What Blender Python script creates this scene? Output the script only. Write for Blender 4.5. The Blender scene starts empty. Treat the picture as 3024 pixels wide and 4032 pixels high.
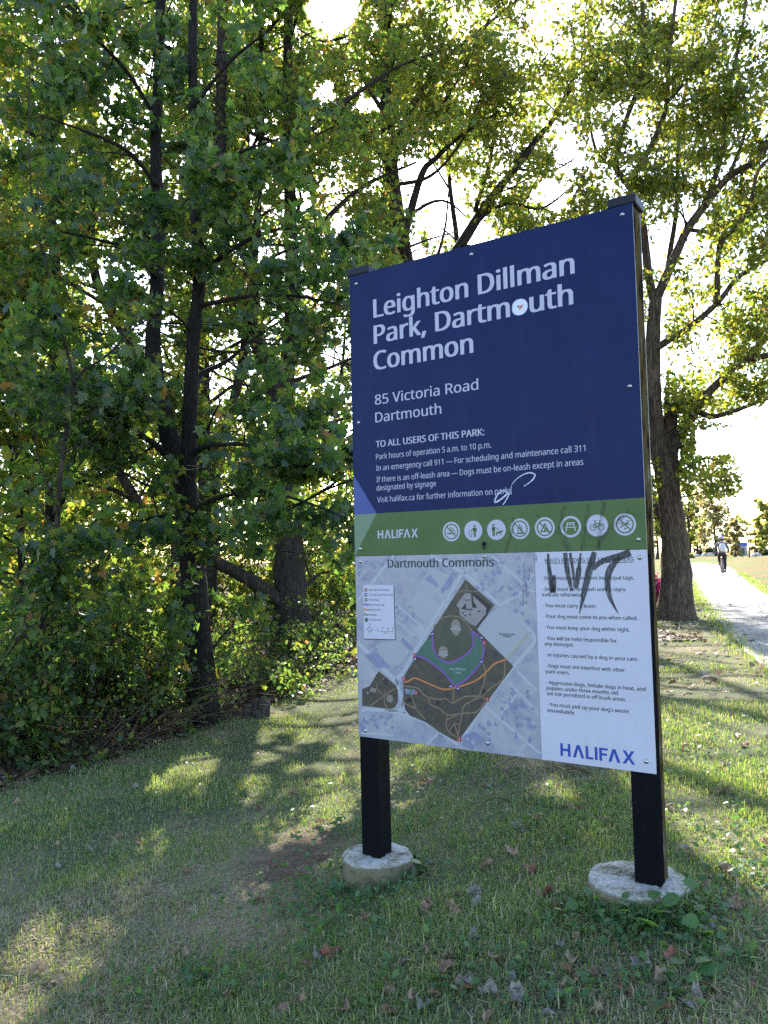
import bpy, bmesh, math, random
import numpy as np
from mathutils import Vector, Matrix
C = bpy.context.scene.collection
sc = bpy.context.scene

# ---------------------------------------------------------------- camera
F_PX, IW, IH = 3100.0, 3024.0, 4032.0          # focal length and frame in photo pixels
PITCH, ROLL = 0.05623383, -0.02341072
_f = np.array([0, math.cos(PITCH), math.sin(PITCH)])
_u0 = np.array([0, -math.sin(PITCH), math.cos(PITCH)])
_r0 = np.array([1.0, 0, 0])
_r = _r0*math.cos(ROLL) + _u0*math.sin(ROLL)
_u = -_r0*math.sin(ROLL) + _u0*math.cos(ROLL)
RC = np.stack([_r, -_u, _f])
cd = bpy.data.cameras.new('camera')
cd.sensor_fit = 'VERTICAL'; cd.sensor_height = 36; cd.lens = F_PX/IH*36
cd.clip_start = 0.05; cd.clip_end = 2000
cam = bpy.data.objects.new('camera', cd); C.objects.link(cam)
cam.matrix_world = Matrix([[_r[0], _u[0], -_f[0], 0], [_r[1], _u[1], -_f[1], 0], [_r[2], _u[2], -_f[2], 0], [0, 0, 0, 1]])
sc.camera = cam

# ---------------------------------------------------------------- light
SUN_EL, SUN_AZ = math.radians(35.7), math.radians(-3.1)     # azimuth from +Y towards +X
w = bpy.data.worlds.new('World'); sc.world = w; w.use_nodes = True
nt = w.node_tree
bg = nt.nodes['Background']; sky = nt.nodes.new('ShaderNodeTexSky')
sky.sky_type = 'NISHITA'; sky.sun_disc = False
sky.sun_elevation = SUN_EL; sky.sun_rotation = SUN_AZ
sky.air_density = 1.0; sky.dust_density = 0.8; sky.ozone_density = 1.0
nt.links.new(sky.outputs[0], bg.inputs[0]); bg.inputs[1].default_value = 0.15
sl = bpy.data.lights.new('sun', 'SUN'); sl.energy = 5.0; sl.angle = math.radians(0.5); sl.color = (1, 0.95, 0.86)
so = bpy.data.objects.new('sun', sl); C.objects.link(so)
sdir = Vector((math.sin(SUN_AZ)*math.cos(SUN_EL), math.cos(SUN_AZ)*math.cos(SUN_EL), math.sin(SUN_EL)))
so.rotation_euler = sdir.to_track_quat('Z', 'Y').to_euler(); so.location = sdir*60
sc.view_settings.view_transform = 'Standard'; sc.view_settings.look = 'None'
sc.view_settings.exposure = 2.05; sc.view_settings.gamma = 1
cy = sc.cycles
cy.use_denoising = False
cy.max_bounces = 7; cy.diffuse_bounces = 4; cy.transmission_bounces = 5; cy.glossy_bounces = 2; cy.transparent_max_bounces = 4
cy.caustics_reflective = False; cy.caustics_refractive = False

# ---------------------------------------------------------------- measuring helpers
K = IW/1659.0                                   # "displayed" units used for most measurements
def ray(dx, dy):
    return RC.T @ np.array([(dx*K-IW/2)/F_PX, (dy*K-IH/2)/F_PX, 1.0])
def at(dx, dy, Y):
    q = ray(dx, dy); return q*(Y/q[1])
def project(P):
    c = np.asarray(P) @ RC.T
    return np.stack([(IW/2+F_PX*c[..., 0]/c[..., 2])/K, (IH/2+F_PX*c[..., 1]/c[..., 2])/K], -1), c[..., 2]
def gz(x, y):
    x = np.asarray(x, float); y = np.asarray(y, float)
    z = -1.32 + 0.165*np.tanh((x-0.1)/0.9) - 0.0022*np.maximum(0, y-5)
    near = np.clip(1.6-np.hypot(x, y)/9, 0, 1)
    z = z + near*(0.016*np.sin(x*1.7+y*0.9)+0.012*np.sin(x*-0.8+y*2.3+1)+0.006*np.sin(x*4.1)*np.sin(y*3.7))
    z = z + 0.035*np.exp(-((x-0.85)**2+(y-2.78)**2)/0.16)
    sm = lambda t: np.clip(t, 0, 1)**2*(3-2*np.clip(t, 0, 1))
    z = z + 0.55*sm((x-0.425*y)/3.0)*sm((y-37)/22)
    return z
def gp(dx, dy):
    q = ray(dx, dy); z = -1.35
    for _ in range(25):
        p = q*(z/q[2]); z = 0.5*z+0.5*float(gz(p[0], p[1]))
    return q*(z/q[2])

# ---------------------------------------------------------------- scene helpers
def tag(o, label=None, cat=None, group=None, kind=None):
    if label: o['label'] = label
    if cat: o['category'] = cat
    if group: o['group'] = group
    if kind: o['kind'] = kind
    return o
def empty(name, loc=(0, 0, 0), rz=0.0):
    o = bpy.data.objects.new(name, None); C.objects.link(o); o.empty_display_size = 0.1
    o.location = loc; o.rotation_euler = (0, 0, rz); return o
def copy_tree(o, parent=None):
    c = o.copy(); C.objects.link(c); c.parent = parent
    for ch in list(o.children): copy_tree(ch, c)
    return c
class MB:
    """collects vertices and faces of ONE mesh"""
    def __init__(s): s.v = []; s.f = []; s.m = []; s.n = 0
    def add(s, v, f, m=0):
        v = [tuple(map(float, p)) for p in v]
        s.v += v; s.f += [tuple(i+s.n for i in q) for q in f]; s.m += [m]*len(f); s.n += len(v)
    def box(s, lo, hi, m=0, ms=None):
        x0, y0, z0 = lo; x1, y1, z1 = hi
        v = [(x0, y0, z0), (x1, y0, z0), (x1, y1, z0), (x0, y1, z0), (x0, y0, z1), (x1, y0, z1), (x1, y1, z1), (x0, y1, z1)]
        f = [(0, 3, 2, 1), (4, 5, 6, 7), (0, 1, 5, 4), (1, 2, 6, 5), (2, 3, 7, 6), (3, 0, 4, 7)]  # bottom top front right back left
        s.add(v, f, m)
        if ms: s.m[-6:] = ms
    def tube(s, pts, rad, n=8, m=0, cap=True, wob=0.0, rng=None):
        pts = np.asarray(pts, float); k = len(pts)
        rad = np.full(k, rad) if np.isscalar(rad) else np.asarray(rad, float)
        T = np.gradient(pts, axis=0); T /= np.linalg.norm(T, axis=1)[:, None]+1e-9
        ref = np.array([1.0, 0, 0]) if abs(T[0][0]) < 0.8 else np.array([0, 1.0, 0])
        A = np.cross(T, ref); A /= np.linalg.norm(A, axis=1)[:, None]+1e-9
        B = np.cross(T, A)
        th = np.linspace(0, 2*math.pi, n, endpoint=False)
        R = rad[:, None]*np.ones((1, n))
        if wob and rng is not None: R = R*(1+wob*rng.uniform(-1, 1, (k, n)))
        V = pts[:, None]+R[..., None]*(np.cos(th)[None, :, None]*A[:, None]+np.sin(th)[None, :, None]*B[:, None])
        f = []
        for i in range(k-1):
            for j in range(n):
                j2 = (j+1) % n
                f.append((i*n+j, i*n+j2, (i+1)*n+j2, (i+1)*n+j))
        if cap: f.append(tuple(range(n-1, -1, -1))); f.append(tuple((k-1)*n+j for j in range(n)))
        s.add(V.reshape(-1, 3), f, m)
    def lathe(s, prof, n=24, m=0, c=(0, 0, 0)):
        v = []; f = []
        for r, z in prof:
            for j in range(n):
                a = 2*math.pi*j/n; v.append((c[0]+r*math.cos(a), c[1]+r*math.sin(a), c[2]+z))
        for i in range(len(prof)-1):
            for j in range(n):
                j2 = (j+1) % n; f.append((i*n+j, i*n+j2, (i+1)*n+j2, (i+1)*n+j))
        f.append(tuple(range(n-1, -1, -1))); f.append(tuple((len(prof)-1)*n+j for j in range(n)))
        s.add(v, f, m)
    def build(s, name, mats, parent=None, smooth=False):
        me = bpy.data.meshes.new(name); me.from_pydata(s.v, [], s.f)
        mats = mats if isinstance(mats, (list, tuple)) else [mats]
        for mm in mats: me.materials.append(mm)
        if len(mats) > 1: me.polygons.foreach_set('material_index', np.array(s.m, np.int32))
        if smooth: me.polygons.foreach_set('use_smooth', np.ones(len(s.f), bool))
        me.update()
        o = bpy.data.objects.new(name, me); C.objects.link(o)
        if parent is not None: o.parent = parent
        return o
def np_mesh(name, verts, k, mat, parent=None, smooth=False):
    """verts (N,k,3): N separate k-sided faces"""
    N = verts.shape[0]; me = bpy.data.meshes.new(name)
    me.vertices.add(N*k); me.vertices.foreach_set('co', verts.astype(np.float32).ravel())
    me.loops.add(N*k); me.loops.foreach_set('vertex_index', np.arange(N*k, dtype=np.int32))
    me.polygons.add(N); me.polygons.foreach_set('loop_start', np.arange(0, N*k, k, dtype=np.int32))
    me.polygons.foreach_set('loop_total', np.full(N, k, np.int32))
    me.materials.append(mat); me.update(calc_edges=True); me.validate()
    o = bpy.data.objects.new(name, me); C.objects.link(o)
    if parent is not None: o.parent = parent
    return o
def catmull(P, sub=5):
    P = np.asarray(P, float)
    if len(P) < 3: return np.array([P[0]+(P[-1]-P[0])*t for t in np.linspace(0, 1, sub+1)])
    Q = np.vstack([2*P[0]-P[1], P, 2*P[-1]-P[-2]]); out = []
    for i in range(1, len(Q)-2):
        p0, p1, p2, p3 = Q[i-1:i+3]
        for t in np.linspace(0, 1, sub, endpoint=False):
            out.append(0.5*((2*p1)+(-p0+p2)*t+(2*p0-5*p1+4*p2-p3)*t*t+(-p0+3*p1-3*p2+p3)*t**3))
    out.append(P[-1]); return np.array(out)

# ---------------------------------------------------------------- materials
def new_mat(name):
    m = bpy.data.materials.new(name); m.use_nodes = True
    return m, m.node_tree.nodes, m.node_tree.links, m.node_tree.nodes['Principled BSDF']
def plain(name, col, rough=0.6, metal=0.0, spec=0.5, var=0.0, scale=8.0, bump=0.0):
    m, N, L, b = new_mat(name)
    b.inputs['Base Color'].default_value = (*col, 1); b.inputs['Roughness'].default_value = rough
    b.inputs['Metallic'].default_value = metal; b.inputs['Specular IOR Level'].default_value = spec
    if var or bump:
        tc = N.new('ShaderNodeTexCoord'); no = N.new('ShaderNodeTexNoise'); no.inputs['Scale'].default_value = scale; no.inputs['Detail'].default_value = 6
        L.new(tc.outputs['Object'], no.inputs['Vector'])
        if var:
            r = N.new('ShaderNodeValToRGB'); r.color_ramp.elements[0].position = 0.3; r.color_ramp.elements[1].position = 0.7
            r.color_ramp.elements[0].color = (*[c*(1-var) for c in col], 1); r.color_ramp.elements[1].color = (*[min(1, c*(1+var)) for c in col], 1)
            L.new(no.outputs['Fac'], r.inputs['Fac']); L.new(r.outputs[0], b.inputs['Base Color'])
        if bump:
            bp = N.new('ShaderNodeBump'); bp.inputs['Strength'].default_value = bump; bp.inputs['Distance'].default_value = 0.02
            L.new(no.outputs['Fac'], bp.inputs['Height']); L.new(bp.outputs[0], b.inputs['Normal'])
    return m
def ramp(N, stops):
    r = N.new('ShaderNodeValToRGB'); e = r.color_ramp.elements
    while len(e) < len(stops): e.new(0.5)
    for el, (p, c) in zip(e, stops): el.position = p; el.color = (*c, 1)
    return r
def leaf_mat(name, refl, trans, mix=0.5, rough=0.5, spec=0.35):
    """refl / trans: ramp stops over a random value per leaf"""
    m, N, L, b = new_mat(name)
    g = N.new('ShaderNodeNewGeometry')
    r1 = ramp(N, refl); r2 = ramp(N, trans)
    L.new(g.outputs['Random Per Island'], r1.inputs[0]); L.new(g.outputs['Random Per Island'], r2.inputs[0])
    L.new(r1.outputs[0], b.inputs['Base Color']); b.inputs['Roughness'].default_value = rough
    b.inputs['Specular IOR Level'].default_value = spec
    t = N.new('ShaderNodeBsdfTranslucent'); L.new(r2.outputs[0], t.inputs[0])
    mx = N.new('ShaderNodeMixShader'); mx.inputs[0].default_value = mix
    L.new(b.outputs[0], mx.inputs[1]); L.new(t.outputs[0], mx.inputs[2])
    L.new(mx.outputs[0], N['Material Output'].inputs[0]); return m
def bark_mat(name, c0, c1, scale=9.0, bump=0.9, stretch=0.22):
    m, N, L, b = new_mat(name); b.inputs['Roughness'].default_value = 0.9; b.inputs['Specular IOR Level'].default_value = 0.2
    tc = N.new('ShaderNodeTexCoord'); mp = N.new('ShaderNodeMapping'); mp.inputs['Scale'].default_value = (1, 1, stretch)
    L.new(tc.outputs['Object'], mp.inputs[0])
    vo = N.new('ShaderNodeTexVoronoi'); vo.feature = 'DISTANCE_TO_EDGE'; vo.inputs['Scale'].default_value = scale*2.4
    no = N.new('ShaderNodeTexNoise'); no.inputs['Scale'].default_value = scale; no.inputs['Detail'].default_value = 8; no.inputs['Roughness'].default_value = 0.65
    nd = N.new('ShaderNodeTexNoise'); nd.inputs['Scale'].default_value = 6
    L.new(mp.outputs[0], no.inputs['Vector']); L.new(mp.outputs[0], nd.inputs['Vector'])
    va = N.new('ShaderNodeVectorMath'); va.operation = 'MULTIPLY_ADD'; va.inputs[1].default_value = (0.12, 0.12, 0.12)
    L.new(nd.outputs['Color'], va.inputs[0]); L.new(mp.outputs[0], va.inputs[2]); L.new(va.outputs[0], vo.inputs['Vector'])
    mr = N.new('ShaderNodeMapRange'); mr.inputs['From Max'].default_value = 0.16; mr.inputs['To Min'].default_value = 0.45; L.new(vo.outputs['Distance'], mr.inputs[0])
    mu = N.new('ShaderNodeMath'); mu.operation = 'MULTIPLY'; L.new(mr.outputs[0], mu.inputs[0]); L.new(no.outputs['Fac'], mu.inputs[1])
    r = ramp(N, [(0.12, c0), (0.62, c1)]); L.new(mu.outputs[0], r.inputs[0]); L.new(r.outputs[0], b.inputs['Base Color'])
    bp = N.new('ShaderNodeBump'); bp.inputs['Strength'].default_value = bump; bp.inputs['Distance'].default_value = 0.03
    L.new(mu.outputs[0], bp.inputs['Height']); L.new(bp.outputs[0], b.inputs['Normal']); return m

BARK_DARK = bark_mat('bark_dark', (0.005, 0.0045, 0.0045), (0.026, 0.022, 0.020), 14)
BARK_OAK = bark_mat('bark_oak', (0.008, 0.006, 0.005), (0.15, 0.105, 0.075), 15, 1.0, 0.10)
BARK_GREY = bark_mat('bark_grey', (0.010, 0.0085, 0.0075), (0.065, 0.052, 0.043), 12)
MAPLE = leaf_mat('maple_leaf', [(0, (0.018, 0.038, 0.028)), (0.6, (0.028, 0.053, 0.032)), (0.95, (0.045, 0.075, 0.022)), (0.985, (0.10, 0.10, 0.03)), (0.997, (0.24, 0.11, 0.04))],
                 [(0, (0.11, 0.25, 0.035)), (0.6, (0.22, 0.37, 0.045)), (0.95, (0.38, 0.44, 0.05)), (0.99, (0.5, 0.32, 0.05))], 0.48, 0.38, 0.45)
WOODS = leaf_mat('woodland_leaf', [(0, (0.020, 0.046, 0.022)), (0.7, (0.036, 0.066, 0.024)), (0.94, (0.075, 0.085, 0.02)), (0.985, (0.17, 0.09, 0.03))],
                 [(0, (0.20, 0.37, 0.04)), (0.6, (0.38, 0.50, 0.05)), (0.9, (0.56, 0.52, 0.06)), (0.985, (0.6, 0.28, 0.05))], 0.55, 0.42)
OAKL = leaf_mat('oak_leaf', [(0, (0.023, 0.044, 0.018)), (0.6, (0.04, 0.062, 0.02)), (0.95, (0.09, 0.08, 0.02))],
                [(0, (0.20, 0.31, 0.03)), (0.55, (0.42, 0.48, 0.04)), (0.94, (0.58, 0.50, 0.05)), (0.98, (0.45, 0.25, 0.05))], 0.5, 0.4)
SHRUB = leaf_mat('shrub_leaf', [(0, (0.022, 0.055, 0.03)), (0.7, (0.036, 0.072, 0.03)), (0.955, (0.075, 0.09, 0.03)), (0.995, (0.24, 0.09, 0.05))],
                 [(0, (0.17, 0.32, 0.05)), (0.7, (0.32, 0.46, 0.06)), (0.95, (0.52, 0.48, 0.06)), (0.995, (0.5, 0.18, 0.05))], 0.52, 0.4)
AUTUMN = leaf_mat('autumn_leaf', [(0, (0.11, 0.14, 0.06)), (0.5, (0.20, 0.20, 0.09)), (1, (0.28, 0.17, 0.09))],
                  [(0, (0.34, 0.40, 0.12)), (0.5, (0.50, 0.48, 0.16)), (1, (0.58, 0.36, 0.16))], 0.5)
YELLOW = leaf_mat('yellow_leaf', [(0, (0.11, 0.15, 0.04)), (0.7, (0.20, 0.21, 0.05)), (1, (0.28, 0.19, 0.06))],
                  [(0, (0.36, 0.46, 0.08)), (0.7, (0.52, 0.52, 0.11)), (1, (0.6, 0.42, 0.12))], 0.5)
CONIFER = leaf_mat('evergreen_leaf', [(0, (0.03, 0.06, 0.04)), (1, (0.06, 0.10, 0.06))], [(0, (0.06, 0.12, 0.05)), (1, (0.12, 0.18, 0.06))], 0.3)
PINK = leaf_mat('magenta_flower', [(0, (0.45, 0.01, 0.13)), (0.8, (0.6, 0.02, 0.22)), (1, (0.06, 0.10, 0.03))], [(0, (0.6, 0.02, 0.2)), (0.8, (0.7, 0.05, 0.3)), (1, (0.2, 0.3, 0.05))], 0.4)
BLADE = leaf_mat('grass_blade', [(0, (0.075, 0.125, 0.06)), (0.45, (0.115, 0.175, 0.08)), (0.74, (0.18, 0.235, 0.11)), (0.87, (0.33, 0.31, 0.19)), (1, (0.50, 0.43, 0.28))],
                 [(0, (0.24, 0.40, 0.03)), (0.62, (0.38, 0.52, 0.05)), (0.78, (0.48, 0.48, 0.09)), (1, (0.45, 0.35, 0.14))], 0.42, 0.5, 0.25)
STRAW = leaf_mat('straw_blade', [(0, (0.30, 0.25, 0.16)), (1, (0.52, 0.44, 0.30))], [(0, (0.22, 0.18, 0.08)), (1, (0.34, 0.27, 0.13))], 0.35, 0.6, 0.2)
WEED = leaf_mat('weed_leaf', [(0, (0.035, 0.09, 0.04)), (1, (0.07, 0.15, 0.05))], [(0, (0.12, 0.28, 0.05)), (1, (0.26, 0.40, 0.05))], 0.4, 0.4)

# ---------------------------------------------------------------- ground, path
def ground_material():
    m, N, L, b = new_mat('ground'); b.inputs['Roughness'].default_value = 0.95; b.inputs['Specular IOR Level'].default_value = 0.1
    tc = N.new('ShaderNodeTexCoord')
    def noise(s, d=6, r=0.6):
        n = N.new('ShaderNodeTexNoise'); n.inputs['Scale'].default_value = s; n.inputs['Detail'].default_value = d; n.inputs['Roughness'].default_value = r
        L.new(tc.outputs['Object'], n.inputs['Vector']); return n
    n1 = noise(0.9); n2 = noise(45, 4, 0.7); n3 = noise(7)
    grass = ramp(N, [(0.3, (0.05, 0.055, 0.03)), (0.55, (0.095, 0.105, 0.055)), (0.75, (0.21, 0.175, 0.11))]); L.new(n2.outputs['Fac'], grass.inputs[0])
    straw = ramp(N, [(0.3, (0.12, 0.098, 0.065)), (0.7, (0.31, 0.25, 0.16))]); L.new(n2.outputs['Fac'], straw.inputs[0])
    mr = N.new('ShaderNodeMapRange'); mr.inputs['From Min'].default_value = 0.46; mr.inputs['From Max'].default_value = 0.62
    L.new(n1.outputs['Fac'], mr.inputs[0])
    mx = N.new('ShaderNodeMix'); mx.data_type = 'RGBA'; L.new(mr.outputs[0], mx.inputs[0]); L.new(grass.outputs[0], mx.inputs[6]); L.new(straw.outputs[0], mx.inputs[7])
    lit = ramp(N, [(0.3, (0.03, 0.021, 0.015)), (0.5, (0.08, 0.057, 0.037)), (0.72, (0.20, 0.145, 0.095))]); L.new(n2.outputs['Fac'], lit.inputs[0])
    at_ = N.new('ShaderNodeAttribute'); at_.attribute_name = 'litter'
    mx2 = N.new('ShaderNodeMix'); mx2.data_type = 'RGBA'; L.new(at_.outputs['Fac'], mx2.inputs[0]); L.new(mx.outputs[2], mx2.inputs[6]); L.new(lit.outputs[0], mx2.inputs[7])
    soil = ramp(N, [(0.3, (0.065, 0.044, 0.030)), (0.7, (0.155, 0.112, 0.076))]); L.new(n2.outputs['Fac'], soil.inputs[0])
    at2 = N.new('ShaderNodeAttribute'); at2.attribute_name = 'soil'
    mx3 = N.new('ShaderNodeMix'); mx3.data_type = 'RGBA'; L.new(at2.outputs['Fac'], mx3.inputs[0]); L.new(mx2.outputs[2], mx3.inputs[6]); L.new(soil.outputs[0], mx3.inputs[7])
    # far lawns: dry orange-brown and green
    dry = ramp(N, [(0.40, (0.075, 0.11, 0.02)), (0.50, (0.13, 0.105, 0.035)), (0.62, (0.165, 0.092, 0.042))])
    n4 = noise(0.22, 5, 0.6); L.new(n4.outputs['Fac'], dry.inputs[0])
    at3 = N.new('ShaderNodeAttribute'); at3.attribute_name = 'lawn'
    mx4 = N.new('ShaderNodeMix'); mx4.data_type = 'RGBA'; L.new(at3.outputs['Fac'], mx4.inputs[0]); L.new(mx3.outputs[2], mx4.inputs[6]); L.new(dry.outputs[0], mx4.inputs[7])
    L.new(mx4.outputs[2], b.inputs['Base Color'])
    bp = N.new('ShaderNodeBump'); bp.inputs['Strength'].default_value = 0.7; bp.inputs['Distance'].default_value = 0.03
    L.new(n2.outputs['Fac'], bp.inputs['Height']); L.new(bp.outputs[0], b.inputs['Normal']); return m

# edge of the woodland on the ground, from the photo
EDGE = np.array([gp(*p)[:2] for p in [(-260, 1800), (-120, 1755), (0, 1705), (150, 1655), (300, 1610), (440, 1565), (560, 1520), (680, 1475), (760, 1440)]])
def wood_side(x, y):
    """> 0 inside the woodland (beyond the edge line), metres"""
    ex = EDGE[:, 0]; ey = EDGE[:, 1]
    yy = np.interp(x, ex, ey, left=ey[0], right=ey[-1])
    d = y-yy
    return np.where(x > ex[-1], np.minimum(d, (1.2-np.asarray(x))*1.2+0.0*d), d)
SOIL = [(gp(640, 1855), 0.30), (gp(680, 1815), 0.22), (gp(600, 1890), 0.2)]
def soil_mask(x, y):
    r = np.zeros(np.shape(x))
    n = .5*np.sin(x*13+3*np.sin(y*9))*np.sin(y*11+2*np.sin(x*8))+.35*np.sin(x*31+y*17)*np.sin(y*37-x*9)
    for c, rad in SOIL: r = np.maximum(r, np.clip(1.35-1.15*np.hypot((x-c[0])*0.9, y-c[1])/rad+.5*n, 0, 1))
    return r
xs = np.concatenate([np.linspace(-400, -14, 14), np.linspace(-12, -2.6, 60), np.linspace(-2.5, 2.5, 150), np.linspace(2.6, 14, 70), np.linspace(15, 40, 40), np.linspace(48, 500, 14)])
ys = np.concatenate([np.linspace(-60, 0, 8), np.linspace(1, 2, 8), np.linspace(2.05, 6, 130), np.linspace(6.1, 18, 80), np.linspace(18.5, 60, 60), np.linspace(68, 700, 16)])
X, Y = np.meshgrid(xs, ys); Z = gz(X, Y)
Vg = np.stack([X, Y, Z], -1).reshape(-1, 3); nx, ny = len(xs), len(ys)
ii = (np.arange(ny-1)[:, None]*nx+np.arange(nx-1)[None, :]).ravel()
me = bpy.data.meshes.new('ground'); me.from_pydata(Vg.tolist(), [], np.stack([ii, ii+1, ii+nx+1, ii+nx], -1).tolist())
xf, yf = X.ravel(), Y.ravel()
rg = np.random.default_rng(3)
lit = np.clip(wood_side(xf, yf)*1.6+0.35+rg.uniform(-.3, .3, xf.size), 0, 1)
lawn = np.clip((yf-15)/8, 0, 1)*np.clip((xf-3.5)/2, 0, 1)
for nm, a in (('litter', lit), ('soil', soil_mask(xf, yf)), ('lawn', lawn)):
    at_ = me.attributes.new(nm, 'FLOAT', 'POINT'); at_.data.foreach_set('value', a.astype(np.float32))
me.materials.append(ground_material()); me.polygons.foreach_set('use_smooth', np.ones(len(me.polygons), bool)); me.update()
go = bpy.data.objects.new('ground', me); C.objects.link(go); tag(go, 'mown grass ground with worn soil and leaf litter', None, None, 'structure')

def path_material():
    m, N, L, b = new_mat('path'); b.inputs['Roughness'].default_value = 0.9
    tc = N.new('ShaderNodeTexCoord'); n = N.new('ShaderNodeTexNoise'); n.inputs['Scale'].default_value = 30; n.inputs['Detail'].default_value = 8
    n2 = N.new('ShaderNodeTexNoise'); n2.inputs['Scale'].default_value = 1.1; n2.inputs['Detail'].default_value = 6
    L.new(tc.outputs['Object'], n.inputs['Vector']); L.new(tc.outputs['Object'], n2.inputs['Vector'])
    ad = N.new('ShaderNodeMath'); ad.operation = 'ADD'; L.new(n.outputs['Fac'], ad.inputs[0]); L.new(n2.outputs['Fac'], ad.inputs[1])
    r = ramp(N, [(0.38, (0.105, 0.09, 0.078)), (0.62, (0.30, 0.272, 0.245))])
    mu = N.new('ShaderNodeMath'); mu.operation = 'MULTIPLY'; mu.inputs[1].default_value = 0.5; L.new(ad.outputs[0], mu.inputs[0])
    L.new(mu.outputs[0], r.inputs[0]); L.new(r.outputs[0], b.inputs['Base Color'])
    bp = N.new('ShaderNodeBump'); bp.inputs['Strength'].default_value = 0.4; bp.inputs['Distance'].default_value = 0.01; L.new(n.outputs['Fac'], bp.inputs['Height']); L.new(bp.outputs[0], b.inputs['Normal'])
    return m
PL = [gp(*p)[:2] for p in [(1860, 1580), (1740, 1500), (1659, 1448), (1610, 1412), (1575, 1372), (1545, 1335), (1515, 1295), (1494, 1255), (1482, 1227), (1470, 1216), (1440, 1208)]]
PR = [gp(*p)[:2] for p in [(2300, 1480), (1980, 1380), (1760, 1318), (1700, 1297), (1659, 1281), (1628, 1259), (1606, 1243), (1585, 1231), (1562, 1221), (1535, 1211), (1500, 1205.5)]]
pl = catmull(np.array([(*p, 0) for p in PL]), 6); pr = catmull(np.array([(*p, 0) for p in PR]), 6)
mb = MB(); V = []; nw = 9
jr = np.random.default_rng(8)
for a, b_ in zip(pl, pr):
    for t in np.linspace(0, 1, nw):
        p = a*(1-t)+b_*t
        if t in (0, 1): p = p+np.array([*jr.normal(0, .015, 2), 0])
        V.append((p[0], p[1], float(gz(p[0], p[1]))+0.02))
mb.add(V, [(i*nw+j, i*nw+j+1, (i+1)*nw+j+1, (i+1)*nw+j) for i in range(len(pl)-1) for j in range(nw-1)])
PATHM = path_material()
o = mb.build('path', PATHM, None, True); tag(o, 'pale paved park path curving away past the oak', None, None, 'structure')
o = MB()
sp = [gp(*p) for p in [(1585, 1231.5), (1606, 1243.5), (1640, 1234.5), (1600, 1227.5)]]
PATH_POLY = np.vstack([pl[:, :2], pr[::-1, :2]])
def in_poly(x, y, poly):
    ins = np.zeros(x.shape, bool); n = len(poly)
    for i in range(n):
        x0, y0 = poly[i]; x1, y1 = poly[(i+1) % n]
        c = ((y0 > y) != (y1 > y)) & (x < (x1-x0)*(y-y0)/((y1-y0)+1e-12)+x0)
        ins ^= c
    return ins

# ---------------------------------------------------------------- the park sign
SW, SH, YAW = 1.219, 1.219*1.61258213, -0.57746861
BL = np.array([-0.10278881, 2.7548275, -0.61645576])*1.219
SD = np.array([math.cos(YAW), math.sin(YAW), 0.0]); SN = np.array([SD[1], -SD[0], 0.0])
GZ0 = -1.36
sign = empty('park_sign', (BL[0], BL[1], GZ0), YAW)
tag(sign, 'tall blue, green and white park notice board on two black posts with round concrete footings', 'sign')
ZB = BL[2]-GZ0                                     # height of the panel's lower edge
def suv(px, py):                                   # photo pixel -> metres along and up the board
    q = RC.T @ np.array([(px-IW/2)/F_PX, (py-IH/2)/F_PX, 1.0])
    t = (BL @ SN)/(q @ SN); P = q*t; return np.array([(P-BL) @ SD, P[2]-BL[2]])
def crop(x0, y0, s): return lambda x, y: suv(x0+x*s, y0+y*s)
cA = crop(1360, 740, 1300/1659); cB = crop(1360, 2000, 1300/1659); cC = crop(1380, 2160, 620/1659)
cD = crop(1900, 2160, 720/1659); cE = crop(1380, 2520, 780/1659); cF = crop(2060, 2400, 560/1659); cG = crop(1900, 1960, 720/1659)
VG0 = (cB(50, 243)[1]+cB(1505, 210)[1])/2         # green band
VG1 = (cA(48, 1641)[1]+cA(1500, 1558)[1])/2
UDIV = (cB(948, 225)[0]+cB(991, 1262)[0])/2

def gloss_paint(name, col, rough=0.32, scratch=0.13):
    m, N, L, b = new_mat(name); tc = N.new('ShaderNodeTexCoord')
    n = N.new('ShaderNodeTexNoise'); n.inputs['Scale'].default_value = 5; n.inputs['Detail'].default_value = 8; n.inputs['Roughness'].default_value = 0.7
    L.new(tc.outputs['Object'], n.inputs['Vector'])
    r = ramp(N, [(0.3, tuple(c*(1-scratch*1.2) for c in col)), (0.72, tuple(min(1, c*(1+scratch)+0.004) for c in col))])
    L.new(n.outputs['Fac'], r.inputs[0])
    mp = N.new('ShaderNodeMapping'); mp.inputs['Scale'].default_value = (26, 1, 1.3); L.new(tc.outputs['Object'], mp.inputs[0])
    st = N.new('ShaderNodeTexNoise'); st.inputs['Scale'].default_value = 1; st.inputs['Detail'].default_value = 7; st.inputs['Roughness'].default_value = .7; L.new(mp.outputs[0], st.inputs['Vector'])
    sr = N.new('ShaderNodeMapRange'); sr.inputs['From Min'].default_value = .52; sr.inputs['From Max'].default_value = .85; sr.inputs['To Max'].default_value = .10; L.new(st.outputs['Fac'], sr.inputs[0])
    sm_ = N.new('ShaderNodeMix'); sm_.data_type = 'RGBA'; L.new(sr.outputs[0], sm_.inputs[0]); L.new(r.outputs[0], sm_.inputs[6]); sm_.inputs[7].default_value = (.09, .09, .11, 1)
    L.new(sm_.outputs[2], b.inputs['Base Color'])
    mr = N.new('ShaderNodeMapRange'); mr.inputs['To Min'].default_value = rough-0.08; mr.inputs['To Max'].default_value = rough+0.14
    L.new(n.outputs['Fac'], mr.inputs[0]); L.new(mr.outputs[0], b.inputs['Roughness']); b.inputs['Specular IOR Level'].default_value = 0.12; return m
M_BLUE = gloss_paint('sign_blue', (0.0036, 0.0112, 0.068)); M_ROYAL = plain('sign_royal_blue', (0.006, 0.035, 0.22), 0.35)
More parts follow.
